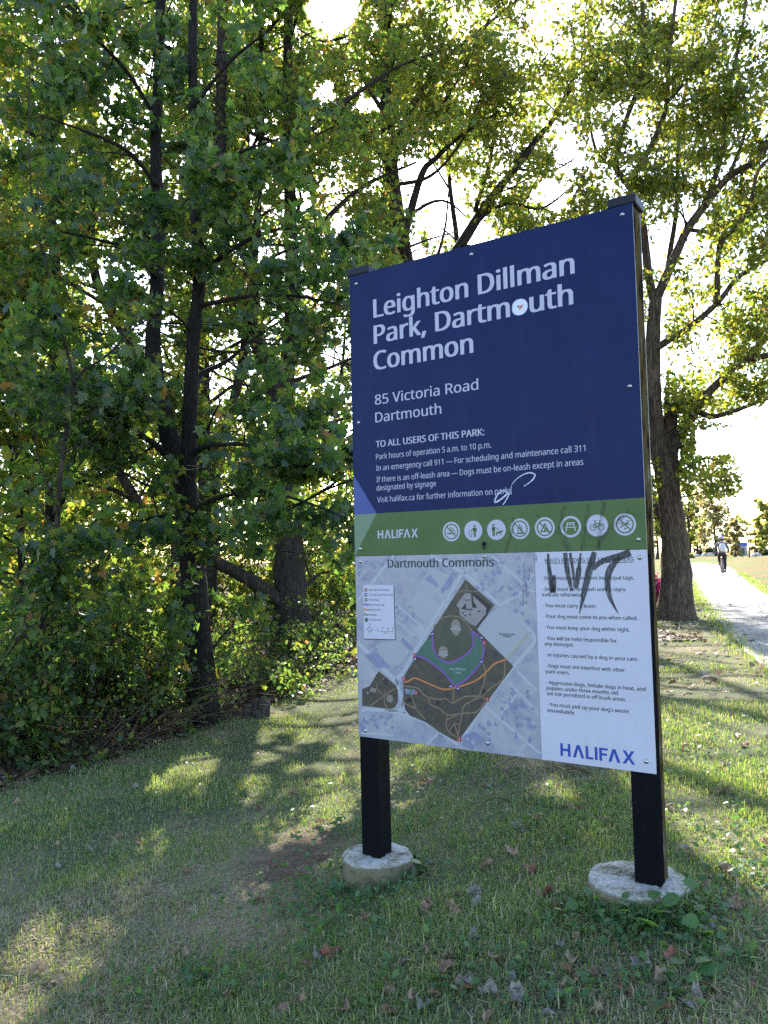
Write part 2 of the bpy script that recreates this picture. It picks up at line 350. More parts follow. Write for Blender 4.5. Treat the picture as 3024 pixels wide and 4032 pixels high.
M_GREEN = gloss_paint('sign_green', (0.076, 0.125, 0.048)); M_LGREEN = plain('sign_pale_green', (0.10, 0.17, 0.11), 0.35)
M_WHITE = gloss_paint('sign_white', (0.46, 0.455, 0.545), .32, .05); M_LETTER = plain('letter_white', (0.37, 0.365, 0.47), 0.4)
M_INK = plain('ink', (0.006, 0.007, 0.014), 0.5); M_TITLE = plain('ink_green', (0.008, 0.03, 0.04), 0.5); M_HBLUE = plain('logo_blue', (0.010, 0.045, 0.30), 0.45)
M_ALU = plain('aluminium', (0.30, 0.30, 0.31), 0.5, 0.3, 0.3, 0.3, 20); M_BOLT = plain('bolt_steel', (0.45, 0.44, 0.42), 0.28, 1.0)
M_CAP = plain('cap_black', (0.008, 0.009, 0.018), 0.5, 0, .25)
def sbox(u0, u1, v0, v1, y0, y1): return (u0, y0, ZB+v0), (u1, y1, ZB+v1)

mb = MB(); lo, hi = sbox(0, SW, VG0+0.0015, SH, -0.004, 0.0); mb.box(lo, hi, 0, [1, 1, 0, 1, 1, 1])
name_panel = mb.build('name_panel', [M_BLUE, M_ALU], sign)
mb = MB(); lo, hi = sbox(0, UDIV-0.0008, 0, VG0, -0.004, 0.0); mb.box(lo, hi, 0, [1, 1, 0, 1, 1, 1])
def map_base():
    m, N, L, b = new_mat('map_paper'); tc = N.new('ShaderNodeTexCoord'); b.inputs['Roughness'].default_value = 0.4
    n = N.new('ShaderNodeTexNoise'); n.inputs['Scale'].default_value = 9; n.inputs['Detail'].default_value = 8; n.inputs['Roughness'].default_value = 0.72
    v = N.new('ShaderNodeTexVoronoi'); v.inputs['Scale'].default_value = 55; v.distance = 'CHEBYCHEV'
    mp = N.new('ShaderNodeMapping'); mp.inputs['Rotation'].default_value = (0, 0.7, 0)
    L.new(tc.outputs['Object'], mp.inputs[0]); L.new(mp.outputs[0], n.inputs['Vector']); L.new(mp.outputs[0], v.inputs['Vector'])
    r = ramp(N, [(0.32, (0.16, 0.165, 0.25)), (0.47, (0.26, 0.265, 0.335)), (0.56, (0.295, 0.30, 0.335)), (0.7, (0.36, 0.355, 0.42))]); L.new(n.outputs['Fac'], r.inputs[0])
    r2 = ramp(N, [(0.0, (0.72, 0.74, 0.92)), (0.4, (1, 1, 1)), (1.0, (1.0, 1.02, 1.0))]); L.new(v.outputs['Color'], r2.inputs[0])
    mx = N.new('ShaderNodeMix'); mx.data_type = 'RGBA'; mx.blend_type = 'MULTIPLY'; mx.inputs[0].default_value = 0.45
    L.new(r.outputs[0], mx.inputs[6]); L.new(r2.outputs[0], mx.inputs[7]); L.new(mx.outputs[2], b.inputs['Base Color']); return m
map_panel = mb.build('map_panel', [map_base(), M_ALU], sign)
mb = MB(); lo, hi = sbox(UDIV+0.0008, SW, 0, VG0, -0.004, 0.0); mb.box(lo, hi, 0, [1, 1, 0, 1, 1, 1])
rules_panel = mb.build('rules_panel', [M_WHITE, M_ALU], sign)
mb = MB(); lo, hi = sbox(0.001, SW-0.001, VG0-0.03, SH-0.002, 0.0945, 0.0985); mb.box(lo, hi)
mb.build('back_panel', M_ALU, sign)

def layer(k): return -0.004-0.00035*k               # print layers just in front of the boards
def poly(mb, pts, k, m=0):
    mb.add([(u, layer(k), ZB+v) for u, v in pts], [tuple(range(len(pts)))], m)
    P = np.asarray(pts)
    x, y = P[:, 0], P[:, 1]
    if np.sum(x*np.roll(y, -1)-y*np.roll(x, -1)) < 0: mb.f[-1] = mb.f[-1][::-1]
def strip(mb, pts, wid, k, m=0, smooth=True):
    P = np.asarray(pts, float)
    if smooth and len(P) > 2: P = catmull(np.c_[P, np.zeros(len(P))], 6)[:, :2]
    wid = np.full(len(P), wid) if np.isscalar(wid) else np.interp(np.linspace(0, 1, len(P)), np.linspace(0, 1, len(wid)), wid)
    T = np.gradient(P, axis=0); T /= np.linalg.norm(T, axis=1)[:, None]+1e-12; Nn = np.c_[-T[:, 1], T[:, 0]]
    a = P+Nn*wid[:, None]/2; b_ = P-Nn*wid[:, None]/2; n = len(P)
    v = [(p[0], layer(k), ZB+p[1]) for p in np.vstack([a, b_])]
    mb.add(v, [(i, n+i, n+i+1, i+1) for i in range(n-1)], m)
def disc(mb, c, r, k, m=0, n=32, r2=None, sx=1.0):
    th = np.linspace(0, 2*math.pi, n, endpoint=False)
    if r2 is None: poly(mb, [(c[0]+r*sx*math.cos(a), c[1]+r*math.sin(a)) for a in th], k, m)
    else:
        v = [(c[0]+q*math.cos(a), layer(k), ZB+c[1]+q*math.sin(a)) for q in (r, r2) for a in th]
        mb.add(v, [(i, (i+1) % n, n+(i+1) % n, n+i) for i in range(n)], m)

# lettering (a font that ships with Blender itself; its built-in one otherwise)
import os
try: FONT = bpy.data.fonts.load(os.path.join(bpy.utils.system_resource('DATAFILES'), 'fonts', 'NotoSansHebrew-Regular.woff2'))
except Exception: FONT = None
_tx = {}
def glyphs(s, bold):
    key = s
    if key in _tx: return _tx[key]
    cu = bpy.data.curves.new('lettering', 'FONT'); cu.body = s
    if FONT: cu.font = FONT
    cu.offset = 0; cu.resolution_u = 4; cu.fill_mode = 'FRONT'
    ob = bpy.data.objects.new('lettering', cu); C.objects.link(ob)
    dg = bpy.context.evaluated_depsgraph_get(); me = bpy.data.meshes.new_from_object(ob.evaluated_get(dg))
    v = np.empty(len(me.vertices)*3); me.vertices.foreach_get('co', v); v = v.reshape(-1, 3)[:, :2]
    f = [tuple(p.vertices) for p in me.polygons]
    bpy.data.objects.remove(ob); bpy.data.curves.remove(cu); bpy.data.meshes.remove(me)
    _tx[key] = (v, f); return v, f
CAPH = None
def text(mb, s, p0, p1, cap, k=1, bold=0.0, m=0, flat=True):
    """p0,p1: left and right ends of the baseline (u,v); cap: capital height in metres"""
    global CAPH
    if CAPH is None: CAPH = glyphs('H', 0.0)[0][:, 1].max()
    v, f = glyphs(s, bold); p0 = np.asarray(p0); p1 = np.asarray(p1)
    if flat: mv = (p0[1]+p1[1])/2; p0 = np.array([p0[0], mv]); p1 = np.array([p1[0], mv])
    x0, x1 = v[:, 0].min(), v[:, 0].max(); d = p1-p0; ln = np.linalg.norm(d); d = d/ln; up = np.array([-d[1], d[0]])
    q = p0+((v[:, :1]-x0)/(x1-x0)*ln)*d+(v[:, 1:]/CAPH*cap)*up
    rep = 1 if bold < .002 else 3 if bold < .02 else 5
    for i in range(rep):
        o_ = 0 if rep == 1 else (i/(rep-1)-.5)*2*bold*cap
        mb.add([(a+o_, layer(k+.06*i), ZB+b_) for a, b_ in q], f, m)
def capm(fn, x, yb, yt): return fn(x, yt)[1]-fn(x, yb)[1]

mb = MB()
ch = capm(cA, 148, 655, 563)
for s, a, b_ in (('Leighton Dillman', (147, 655), (1150, 430)), ('Park, Dartmouth', (149, 788), (1143, 583)), ('Common', (148, 913), (642, 833))):
    text(mb, s, cA(*a), cA(*b_), ch, 1, 0.045)
mb.build('title_lettering', M_LETTER, name_panel)
mb = MB(); ch = capm(cA, 153, 1090, 1041)
for s, a, b_ in (('85 Victoria Road', (152, 1090), (670, 1014)), ('Dartmouth', (154, 1180), (484, 1134))): text(mb, s, cA(*a), cA(*b_), ch, 1, 0.018)
mb.build('address_lettering', M_LETTER, name_panel)
mb = MB()
text(mb, 'TO ALL USERS OF THIS PARK:', cA(157, 1305), cA(700, 1242), capm(cA, 158, 1305, 1273), 1, 0.04)
ch = capm(cA, 158, 1364, 1337)
for s, a, b_ in (('Park hours of operation 5 a.m. to 10 p.m.', (157, 1364), (735, 1306)),
                 ('In an emergency call 911 — For scheduling and maintenance call 311', (158, 1422), (1208, 1323)),
                 ('If there is an off-leash area — Dogs must be on-leash except in areas', (160, 1480), (1198, 1391)),
                 ('designated by signage', (160, 1521), (458, 1499)),
                 ('Visit halifax.ca for further information on parks', (163, 1581), (838, 1534))):
    text(mb, s, cA(*a), cA(*b_), ch, 1, 0.008)
mb.build('notice_lettering', M_LETTER, name_panel)
# colour fields
mb = MB(); poly(mb, [(0, VG0+0.0015), (SW, VG0+0.0015), (SW, VG1), (0, VG1)], 0.6); mb.build('green_band', M_GREEN, name_panel)
vx = cA(160, 1634)[0]
mb = MB(); poly(mb, [(0, VG1), (vx, VG1), (0, cA(45, 1440)[1])], 0.7); mb.build('blue_corner', M_ROYAL, name_panel)
mb = MB(); poly(mb, [(0, VG0+0.0015), (vx, VG1), (0, VG1)], 1.3); mb.build('pale_corner', M_LGREEN, name_panel)
def logo(mb, bl, br, h, k):
    d = np.array([br[0]-bl[0], 0]); o_ = np.array([bl[0], (bl[1]+br[1])/2])
    def P(x, y): return (o_[0]+d[0]*x, o_[1]+h*y)
    def R(x0, x1, y0, y1): poly(mb, [P(x0, y0), P(x1, y0), P(x1, y1), P(x0, y1)], k)
    R(0, .036, 0, 1); R(.105, .141, 0, 1); R(.036, .105, .41, .60)
    for x0 in (.172, .652):
        poly(mb, [P(x0, 0), P(x0+.04, 0), P(x0+.079, .72), P(x0+.118, 0), P(x0+.158, 0), P(x0+.099, 1), P(x0+.059, 1)], k)
    R(.351, .387, 0, 1); R(.387, .452, 0, .17)
    R(.474, .510, 0, 1)
    R(.534, .570, 0, 1); R(.570, .648, .83, 1); R(.570, .636, .42, .59)
    poly(mb, [P(.837, 0), P(.880, 0), P(.9185, .36), P(.957, 0), P(1, 0), P(.941, .51), P(.995, 1), P(.953, 1), P(.9185, .66), P(.884, 1), P(.842, 1), P(.896, .51)], k)
mb = MB(); logo(mb, cB(166, 154), cB(368, 148), capm(cB, 167, 155, 113), 1.4); mb.build('logo_lettering', M_LETTER, name_panel)
mb = MB(); logo(mb, cF(441, 1703), cF(1312, 1808), capm(cF, 442, 1703, 1556), 1); mb.build('logo_lettering', M_HBLUE, rules_panel)

# round pictograms
def ic(mb, c, r, strokes=(), polys=(), discs=(), k=2.2, m=1):
    for pts, wd in strokes: strip(mb, [(c[0]+r*x, c[1]+r*y) for x, y in pts], wd*r, k, m, len(pts) > 3)
    for pts in polys: poly(mb, [(c[0]+r*x, c[1]+r*y) for x, y in pts], k, m)
    for x, y, q in discs: disc(mb, (c[0]+r*x, c[1]+r*y), q*r, k, m, 16)
centers = [(535, 119), (645, 114), (761, 109), (879, 105), (1004, 100), (1134, 95), (1267, 89), (1406, 83)]
RIC = (capm(cB, 535, 168, 70)+capm(cB, 1406, 139, 26))/4
vic = np.mean([cB(*c)[1] for c in centers])
man = lambda ox: ([([(ox-.13, .22), (ox-.13, -.02)], .10), ([(ox-.07, .25), (ox-.07, -.62)], .12), ([(ox+.07, .25), (ox+.07, -.62)], .12)], [[(ox-.18, .30), (ox+.18, .30), (ox+.16, -.10), (ox-.14, -.10)]], [(ox, .47, .115)])
names = ['no_smoking_icon', 'litter_bin_icon', 'leashed_dog_icon', 'no_campfire_icon', 'no_tent_icon', 'picnic_table_icon', 'bicycle_icon', 'no_drone_icon']
for i, (cx, cyy) in enumerate(centers):
    mb = MB(); c = np.array([cB(cx, cyy)[0], vic]); r = RIC
    disc(mb, c, r, 1.6, 0, 40)
    if i in (0, 3, 4, 7):
        disc(mb, c, r*.80, 2.0, 1, 40, r*.68)
    if i == 0:
        ic(mb, c, r, [([(-.48, -.18), (.10, -.18)], .15), ([(.30, -.12), (.36, -.22)], .1), ([(.44, -.12), (.5, -.22)], .08), ([(-.02, .48), (.08, .28), (.28, .22), (.30, .08)], .07), ([(-.15, .40), (-.02, .12), (.18, .10), (.40, -.02)], .07)])
    if i == 1:
        s_, p_, d_ = man(.16); ic(mb, c, r, s_+[([(.0, .24), (-.12, .02), (-.38, .02)], .09), ([(.34, .24), (.34, -.1)], .09), ([(-.50, -.12), (-.42, -.62)], .06), ([(-.42, -.62), (-.22, -.62)], .06), ([(-.22, -.62), (-.14, -.12)], .06), ([(-.36, -.1), (-.34, -.2)], .06)], p_, d_)
    if i == 2:
        s_, p_, d_ = man(-.30); ic(mb, c, r, s_+[([(-.12, .24), (.02, .10), (.20, .10)], .07), ([(.20, .10), (.42, -.22)], .03), ([(-.06, -.28), (.0, -.50)], .07), ([(.05, -.30), (.04, -.58)], .08), ([(.42, -.30), (.36, -.58)], .06), ([(.46, -.28), (.56, -.56)], .06)], p_+[[(-.02, -.18), (.44, -.18), (.56, -.06), (.72, -.10), (.74, -.2), (.60, -.22), (.46, -.36), (.02, -.36)]], d_)
    if i == 3:
        ic(mb, c, r, [([(-.32, -.50), (.32, -.36)], .10), ([(-.32, -.36), (.32, -.50)], .10), ([(-.12, -.25), (-.22, -.05), (-.08, .12), (-.02, .48)], .09), ([(.05, -.25), (.24, -.08), (.14, .12), (.12, .28)], .09), ([(0, -.2), (.06, -.02), (.02, .14)], .09)])
    if i == 4:
        ic(mb, c, r, [([(-.55, -.36), (.55, -.36)], .09)], [[(-.44, -.34), (-.30, -.34), (.0, .24), (.30, -.34), (.44, -.34), (.0, .48)], [(-.12, -.34), (.0, -.02), (.12, -.34)]])
    if i == 5:
        disc(mb, c, r*.78, 2.0, 1, 40)
        ic(mb, c, r, [([(-.42, .36), (.42, .36)], .09), ([(-.42, .22), (.42, .22)], .05), ([(-.55, -.06), (.55, -.06)], .08), ([(-.26, .30), (-.46, -.42)], .10), ([(.26, .30), (.46, -.42)], .10), ([(0, .36), (0, .0)], .05)], m=0, k=2.6)
    if i == 6:
        for ox in (-.38, .38): disc(mb, (c[0]+ox*r, c[1]-.16*r), r*.30, 2.2, 1, 24, r*.23)
        ic(mb, c, r, [([(-.38, -.16), (-.16, .26)], .07), ([(-.16, .20), (.26, .20)], .07), ([(-.16, .26), (-.04, -.18)], .07), ([(-.38, -.16), (-.04, -.18)], .06), ([(-.04, -.18), (.28, .24)], .07), ([(.38, -.16), (.24, .44)], .07), ([(-.12, .22), (-.20, .42)], .07), ([(-.30, .44), (-.08, .44)], .08), ([(.20, .44), (.38, .42)], .07)])
    if i == 7:
        ic(mb, c, r, [([(-.40, -.22), (.30, .12)], .08), ([(-.30, .06), (.40, .0)], .07), ([(.0, .05), (.42, .30)], .06), ([(.12, .30), (.56, .34)], .035), ([(.22, .06), (.56, -.02)], .035), ([(-.56, .10), (-.14, .16)], .035), ([(-.56, -.24), (-.22, -.20)], .035), ([(-.20, -.10), (-.36, .12)], .05)], [[(-.06, -.30), (.10, -.26), (.12, -.42), (-.04, -.46)]])
    if i in (0, 3, 4, 7): strip(mb, [(c[0]-r*.52, c[1]+r*.52), (c[0]+r*.52, c[1]-r*.52)], r*.11, 2.5, 1)
    mb.build(names[i], [M_LETTER, M_GREEN], name_panel)
# sticker over the "o", white marker scribble
M_STK = plain('sticker_white', (0.55, 0.58, 0.68), 0.4); M_STO = plain('sticker_orange', (0.45, 0.10, 0.03), 0.4)
mb = MB(); c = cA(880, 600); disc(mb, c, capm(cA, 880, 640, 560)/2*1.02, 2.4, 0, 32)
for dx, dy, rr, m_ in ((.12, 0, .20, 1), (-.18, .1, .14, 2), (-.05, -.18, .12, 1), (.3, .16, .10, 1)): disc(mb, (c[0]+dx*.035, c[1]+dy*.035), rr*.03, 2.8, m_, 9)
mb.build('round_sticker', [M_STK, M_STO, M_INK], name_panel)
M_SCR = plain('marker_white', (0.42, 0.45, 0.55), 0.6, 0, .5, .5, 180)
mb = MB()
strip(mb, [cA(*p) for p in [(838, 1540), (790, 1522), (760, 1555), (756, 1580), (790, 1560), (825, 1530), (815, 1560), (795, 1592)]], [0.003, .006, .007, .004], 2)
strip(mb, [cA(*p) for p in [(835, 1540), (840, 1490), (880, 1450), (925, 1432), (955, 1442), (940, 1470), (900, 1500)]], [0.0015, .003, .005, .006, .003], 2)
mb.build('marker_scribble', M_SCR, name_panel)

# black marker graffiti over the rules and, fainter, over the green band
def marker(name, col, alpha_lo):
    m, N, L, b = new_mat(name); b.inputs['Base Color'].default_value = (*col, 1); b.inputs['Roughness'].default_value = 0.45
    tc = N.new('ShaderNodeTexCoord'); mp = N.new('ShaderNodeMapping'); mp.inputs['Scale'].default_value = (260, 1, 26); mp.inputs['Rotation'].default_value = (0, 0.22, 0)
    n = N.new('ShaderNodeTexNoise'); n.inputs['Scale'].default_value = 1; n.inputs['Detail'].default_value = 6
    L.new(tc.outputs['Object'], mp.inputs[0]); L.new(mp.outputs[0], n.inputs['Vector'])
    r = ramp(N, [(0.40, (alpha_lo,)*3), (0.60, (1, 1, 1))]) if alpha_lo > .1 else ramp(N, [(0.42, (0.02,)*3), (0.68, (0.55,)*3)])
    L.new(n.outputs['Fac'], r.inputs[0]); L.new(r.outputs[0], b.inputs['Alpha']); return m
M_MARK = marker('marker_black', (0.008, 0.010, 0.018), 0.45); M_FADE = marker('marker_faded', (0.01, 0.014, 0.02), 0.02)
mb = MB(); q = 1/540.0*0.93*capm(cD, 900, 590, 50)
for pts, wd in (([(598, 45), (608, 180), (640, 400)], [22, 40, 62]), ([(655, 240), (650, 320), (645, 400)], [30, 55, 52]),
                ([(752, 38), (775, 210), (815, 385)], [45, 52, 30]), ([(800, 38), (822, 190), (838, 350)], [28, 30, 22]), ([(880, 175), (866, 270), (855, 365)], [55, 55, 30]), ([(895, 40), (885, 110), (880, 180)], [20, 26, 40]),
                ([(1020, 30), (975, 190), (925, 400), (882, 592)], [50, 72, 56, 8]), ([(1345, 35), (1250, 70), (1130, 100), (1050, 140), (1010, 190)], [72, 70, 56, 50, 34]),
                ([(1245, 85), (1165, 180), (1138, 290), (1155, 430), (1236, 594)], [40, 66, 62, 44, 6])):
    strip(mb, [cD(*p) for p in pts], [x*q for x in wd], 2.2)
mb.build('graffiti', M_MARK, rules_panel)
mb = MB()
for pts, wd in (([(745, 75), (720, 200), (690, 330)], 48), ([(970, 60), (935, 250), (905, 480)], 40), ([(1105, 35), (1085, 200), (1045, 440)], 48), ([(1340, 120), (1220, 220), (1120, 330), (1040, 470)], 45),
                ([(290, 180), (262, 330), (215, 490)], 38), ([(740, 330), (760, 420), (790, 480)], 60), ([(520, 150), (500, 180)], 50), ([(200, 210), (290, 180)], 12), ([(350, 190), (355, 135), (400, 140)], 8), ([(905, 430), (1060, 450)], 6), ([(940, 320), (1020, 420)], 5)):
    strip(mb, [cG(*p) for p in pts], wd*q, 2.9)
mb.build('graffiti', M_FADE, name_panel)
mb = MB()
for pts, wd in (([(375, 130), (385, 300), (370, 480)], 16), ([(430, 180), (420, 300)], 10), ([(400, 320), (404, 510)], 10), ([(490, 45), (495, 120)], 22)):
    strip(mb, [cD(*p) for p in pts], wd*q, 3.4)
mb.build('graffiti', M_FADE, map_panel)

# rules
mb = MB(); ch = capm(cB, 1400, 270, 249)*0.94
text(mb, 'RULES FOR DOG OFF LEASH AREAS', cB(1005, 272), cB(1450, 267), ch*0.98, 1, 0.02)
strip(mb, [cB(1005, 278.5), cB(1450, 272)], 0.0022, 1)
for s, a, b_ in (("- Dogs must have current municipal tags.", (989, 359), (1452, 361)), ("- Dogs must be on leash unless signs", (991, 416), (1410, 418)), ("indicate otherwise.", (992, 443), (1197, 446)),
                 ("- You must carry a leash.", (994, 498), (1264, 502)), ("- Your dog must come to you when called.", (997, 553), (1470, 562)), ("- You must keep your dog within sight.", (1000, 609), (1431, 619)),
                 ("- You will be held responsible for", (1003, 663), (1366, 675)), ("any damages", (1003, 691), (1146, 695)), ("or injuries caused by a dog in your care.", (1018, 747), (1474, 767)),
                 ("- Dogs must not interfere with other", (1009, 801), (1407, 822)), ("park users.", (1010, 830), (1129, 835)), ("- Aggressive dogs, female dogs in heat, and", (1012, 886), (1510, 917)),
                 ("puppies under three months old", (1013, 914), (1371, 936)), ("are not permitted in off leash areas.", (1015, 942), (1413, 968)), ("- You must pick up your dog's waste", (1017, 996), (1425, 1028)), ("immediately.", (1018, 1026), (1155, 1035))):
    text(mb, s, cB(*a), cB(*b_), ch*0.93, 1, 0.032)
mb.build('rules_lettering', M_INK, rules_panel)

# map artwork
def park_mat(name, stops, scale):
    m, N, L, b = new_mat(name); b.inputs['Roughness'].default_value = 0.4; tc = N.new('ShaderNodeTexCoord')
    n = N.new('ShaderNodeTexNoise'); n.inputs['Scale'].default_value = scale; n.inputs['Detail'].default_value = 9; n.inputs['Roughness'].default_value = 0.75
    L.new(tc.outputs['Object'], n.inputs['Vector']); r = ramp(N, stops); L.new(n.outputs['Fac'], r.inputs[0]); L.new(r.outputs[0], b.inputs['Base Color']); return m
MP = [plain('map_street', (0.3378, 0.3494, 0.4077), 0.4),                                                                           # 0
      park_mat('map_park', [(0.33, (0.0128, 0.0152, 0.0198)), (0.46, (0.0495, 0.0419, 0.0419)), (0.55, (0.0554, 0.0524, 0.0350)), (0.72, (0.0990, 0.0845, 0.0786))], 32),   # 1
      park_mat('map_field', [(0.3, (0.0320, 0.0378, 0.0291)), (0.7, (0.0670, 0.0699, 0.0495))], 14),                                  # 2
      park_mat('map_off_leash', [(0.3, (0.0262, 0.0874, 0.0670)), (0.7, (0.0524, 0.1252, 0.0990))], 20),                                # 3
      plain('map_roof', (0.2097, 0.1922, 0.2097), 0.4, 0, .5, .1, 30), plain('map_shadow', (0.0070, 0.0081, 0.0204), 0.4),            # 4 5
      plain('map_trail_tan', (0.2097, 0.1456, 0.0932), 0.4), plain('map_trail_orange', (0.4194, 0.1514, 0.0524), 0.4),                   # 6 7
      plain('map_trail_purple', (0.1689, 0.0582, 0.3203), 0.4), plain('map_yellow', (0.3203, 0.3029, 0.2213), 0.4),                      # 8 9
      plain('map_red', (0.2912, 0.0174, 0.0204), 0.4), plain('map_violet', (0.0350, 0.0174, 0.1456), 0.4), plain('map_parking', (0.0117, 0.1165, 0.0582), 0.4),  # 10 11 12
      M_WHITE, plain('map_block', (0.1747, 0.1922, 0.3029), 0.4, 0, .5, .12, 40), plain('map_pale', (0.2912, 0.3086, 0.3494), 0.4), M_INK,  # 13 14 15 16
      plain('map_sand', (0.1922, 0.1573, 0.1456), 0.4)]                                                                            # 17
mb = MB()
B = lambda *p: [cB(x, y) for x, y in p]
Ee = lambda *p: [cE(x, y) for x, y in p]
Cc = lambda *p: [cC(x, y) for x, y in p]
def clipm(pts): return [(min(max(u, 0.002), UDIV-0.003), min(max(v, 0.002), VG0-0.002)) for u, v in pts]
sw = 0.012
for pts, wd in ((B((590, 330), (440, 570), (290, 830)), 1.25*sw), (B((290, 830), (262, 870), (285, 960), (300, 1030)), 1.5*sw), (B((430, 240), (600, 330), (780, 490), (940, 625)), 1.2*sw),
                (B((940, 625), (948, 680), (845, 800), (700, 985), (600, 1150)), 1.2*sw), (B((62, 672), (160, 770), (270, 885)), 1.6*sw), (B((82, 1012), (190, 1015), (300, 1035), (430, 1085), (570, 1190)), 1.4*sw),
                (B((300, 900), (280, 1005), (200, 1018)), .9*sw), (B((245, 240), (60, 470)), 1.0*sw), (B((250, 480), (340, 555), (390, 600), (385, 640), (350, 650)), .6*sw), (B((250, 560), (370, 660)), .6*sw),
                (B((710, 1000), (985, 1235)), sw), (B((830, 880), (980, 1035)), .8*sw), (B((865, 820), (965, 915)), .8*sw), (B((780, 1035), (860, 945)), .7*sw), (B((415, 1185), (470, 1130)), .7*sw),
                (B((740, 240), (950, 425)), .8*sw), (B((948, 330), (880, 430), (790, 478)), .8*sw), (B((600, 330), (660, 245)), .8*sw), (B((870, 1240), (910, 1180)), .6*sw), (B((85, 1130), (240, 1140)), .7*sw), (B((107, 1030), (112, 1125)), .6*sw), (B((760, 620), (850, 520)), .4*sw)):
    strip(mb, clipm(pts), wd, 0.6, 0)
rr = np.random.default_rng(11)
def block(cx, cyy, wx, wy, ang, m, k=0.9):
    c = np.array(cB(cx, cyy)); s_ = 0.00094; a = math.radians(ang); R = np.array([[math.cos(a), -math.sin(a)], [math.sin(a), math.cos(a)]])
    pts = [c+R @ (np.array(p)*np.array([wx, wy])*s_) for p in ((-.5, -.5), (.5, -.5), (.5, .5), (-.5, .5))]
    if all(0.004 < u < UDIV-0.006 and 0.004 < v < VG0-0.004 for u, v in pts): poly(mb, pts, k, m)
for (x0, y0, x1, y1, n, ang) in ((650, 250, 930, 420, 46, -40), (790, 900, 975, 1180, 46, -42), (90, 1040, 260, 1110, 26, 0), (60, 250, 200, 370, 14, 40), (850, 330, 940, 580, 18, -42), (250, 495, 330, 560, 12, -42), (600, 1150, 690, 1220, 8, 45), (640, 1050, 760, 1180, 8, -40)):
    for _ in range(n):
        block(rr.uniform(x0, x1), rr.uniform(y0, y1), rr.uniform(9, 22), rr.uniform(9, 20), ang+rr.normal(0, 4), 14 if rr.random() < .62 else 15, 0.85+rr.random()*.2)
poly(mb, B((420, 320), (450, 300), (560, 360), (540, 400), (500, 470), (370, 380)), 1.0, 15); poly(mb, B((430, 330), (400, 360), (465, 400), (470, 385), (440, 350)), 1.3, 14)
poly(mb, B((540, 320), (560, 330), (530, 400), (490, 430), (480, 410)), 1.3, 14); poly(mb, B((390, 420), (480, 480), (420, 590), (300, 480)), 0.8, 15)
poly(mb, B((150, 690), (230, 670), (290, 640), (350, 700), (320, 730), (270, 790), (210, 780)), 0.8, 15); poly(mb, B((100, 740), (150, 720), (190, 760), (230, 800), (160, 805)), 1.0, 14); poly(mb, B((290, 650), (345, 700), (330, 720), (280, 670)), 1.3, 14)
poly(mb, B((600, 1140), (650, 1120), (690, 1150), (640, 1215), (590, 1190)), 0.9, 14)
poly(mb, B((720, 540), (790, 490), (925, 610), (820, 760), (670, 620)), 0.8, 15)
PARK = B((605, 358), (750, 487), (663, 610), (720, 670), (847, 795))+Ee((945, 790), (897, 850), (830, 815), (740, 762), (640, 690), (500, 630), (460, 575), (447, 480), (447, 330), (465, 280), (540, 160), (640, 0))
poly(mb, PARK, 1.6, 1)
poly(mb, Ee((240, 258), (385, 380), (402, 425), (400, 520), (375, 565), (330, 577), (103, 548), (103, 408), (165, 385)), 1.6, 1)
poly(mb, Ee((545, 130), (640, 0))+B((436, 650), (440, 690), (455, 725), (480, 755), (520, 772), (560, 770), (600, 745), (635, 710), (645, 680), (643, 620), (690, 670), (700, 720), (690, 770), (650, 830), (560, 895), (540, 890), (510, 845), (460, 800), (400, 760)), 2.0, 3)
poly(mb, B((447, 590), (490, 553), (550, 543), (600, 565), (640, 615), (645, 680), (600, 743), (530, 772), (480, 752), (445, 690)), 2.3, 2)
strip(mb, B((447, 600), (490, 553), (550, 543), (600, 565), (642, 620)), .0035, 2.6, 6)
for cx, cyy, a, b_ in ((558, 600, 22, 34), (495, 724, 23, 26)): disc(mb, cB(cx, cyy), b_*.00094, 2.6, 17, 24, None, a/b_)
poly(mb, Cc((1120, 600), (1215, 470), (1270, 470), (1290, 630), (1160, 640)), 2.2, 4); poly(mb, Cc((1300, 500), (1420, 610), (1445, 640), (1430, 700), (1300, 620)), 2.2, 4)
poly(mb, Cc((1150, 640), (1300, 620), (1430, 690), (1330, 820), (1265, 790), (1160, 700)), 2.1, 4)
poly(mb, Cc((1275, 468), (1310, 468), (1480, 600), (1440, 620)), 2.5, 5); poly(mb, Cc((1430, 690), (1460, 690), (1340, 835), (1322, 822)), 2.5, 5); poly(mb, Cc((1285, 500), (1305, 560), (1340, 620), (1292, 625)), 2.5, 5); poly(mb, Cc((1220, 575), (1225, 630), (1170, 640)), 2.5, 5); poly(mb, Cc((1440, 620), (1490, 600), (1450, 690), (1430, 680)), 2.4, 5)
for x, y in ((1200, 395), (1075, 565), (1110, 600), (1130, 625), (1190, 678), (1220, 640), (1250, 640), (1280, 640), (1265, 695), (1215, 705), (1360, 660)): poly(mb, Cc((x-12, y-6), (x+10, y-8), (x+12, y+7), (x-9, y+8)), 2.7, 5)
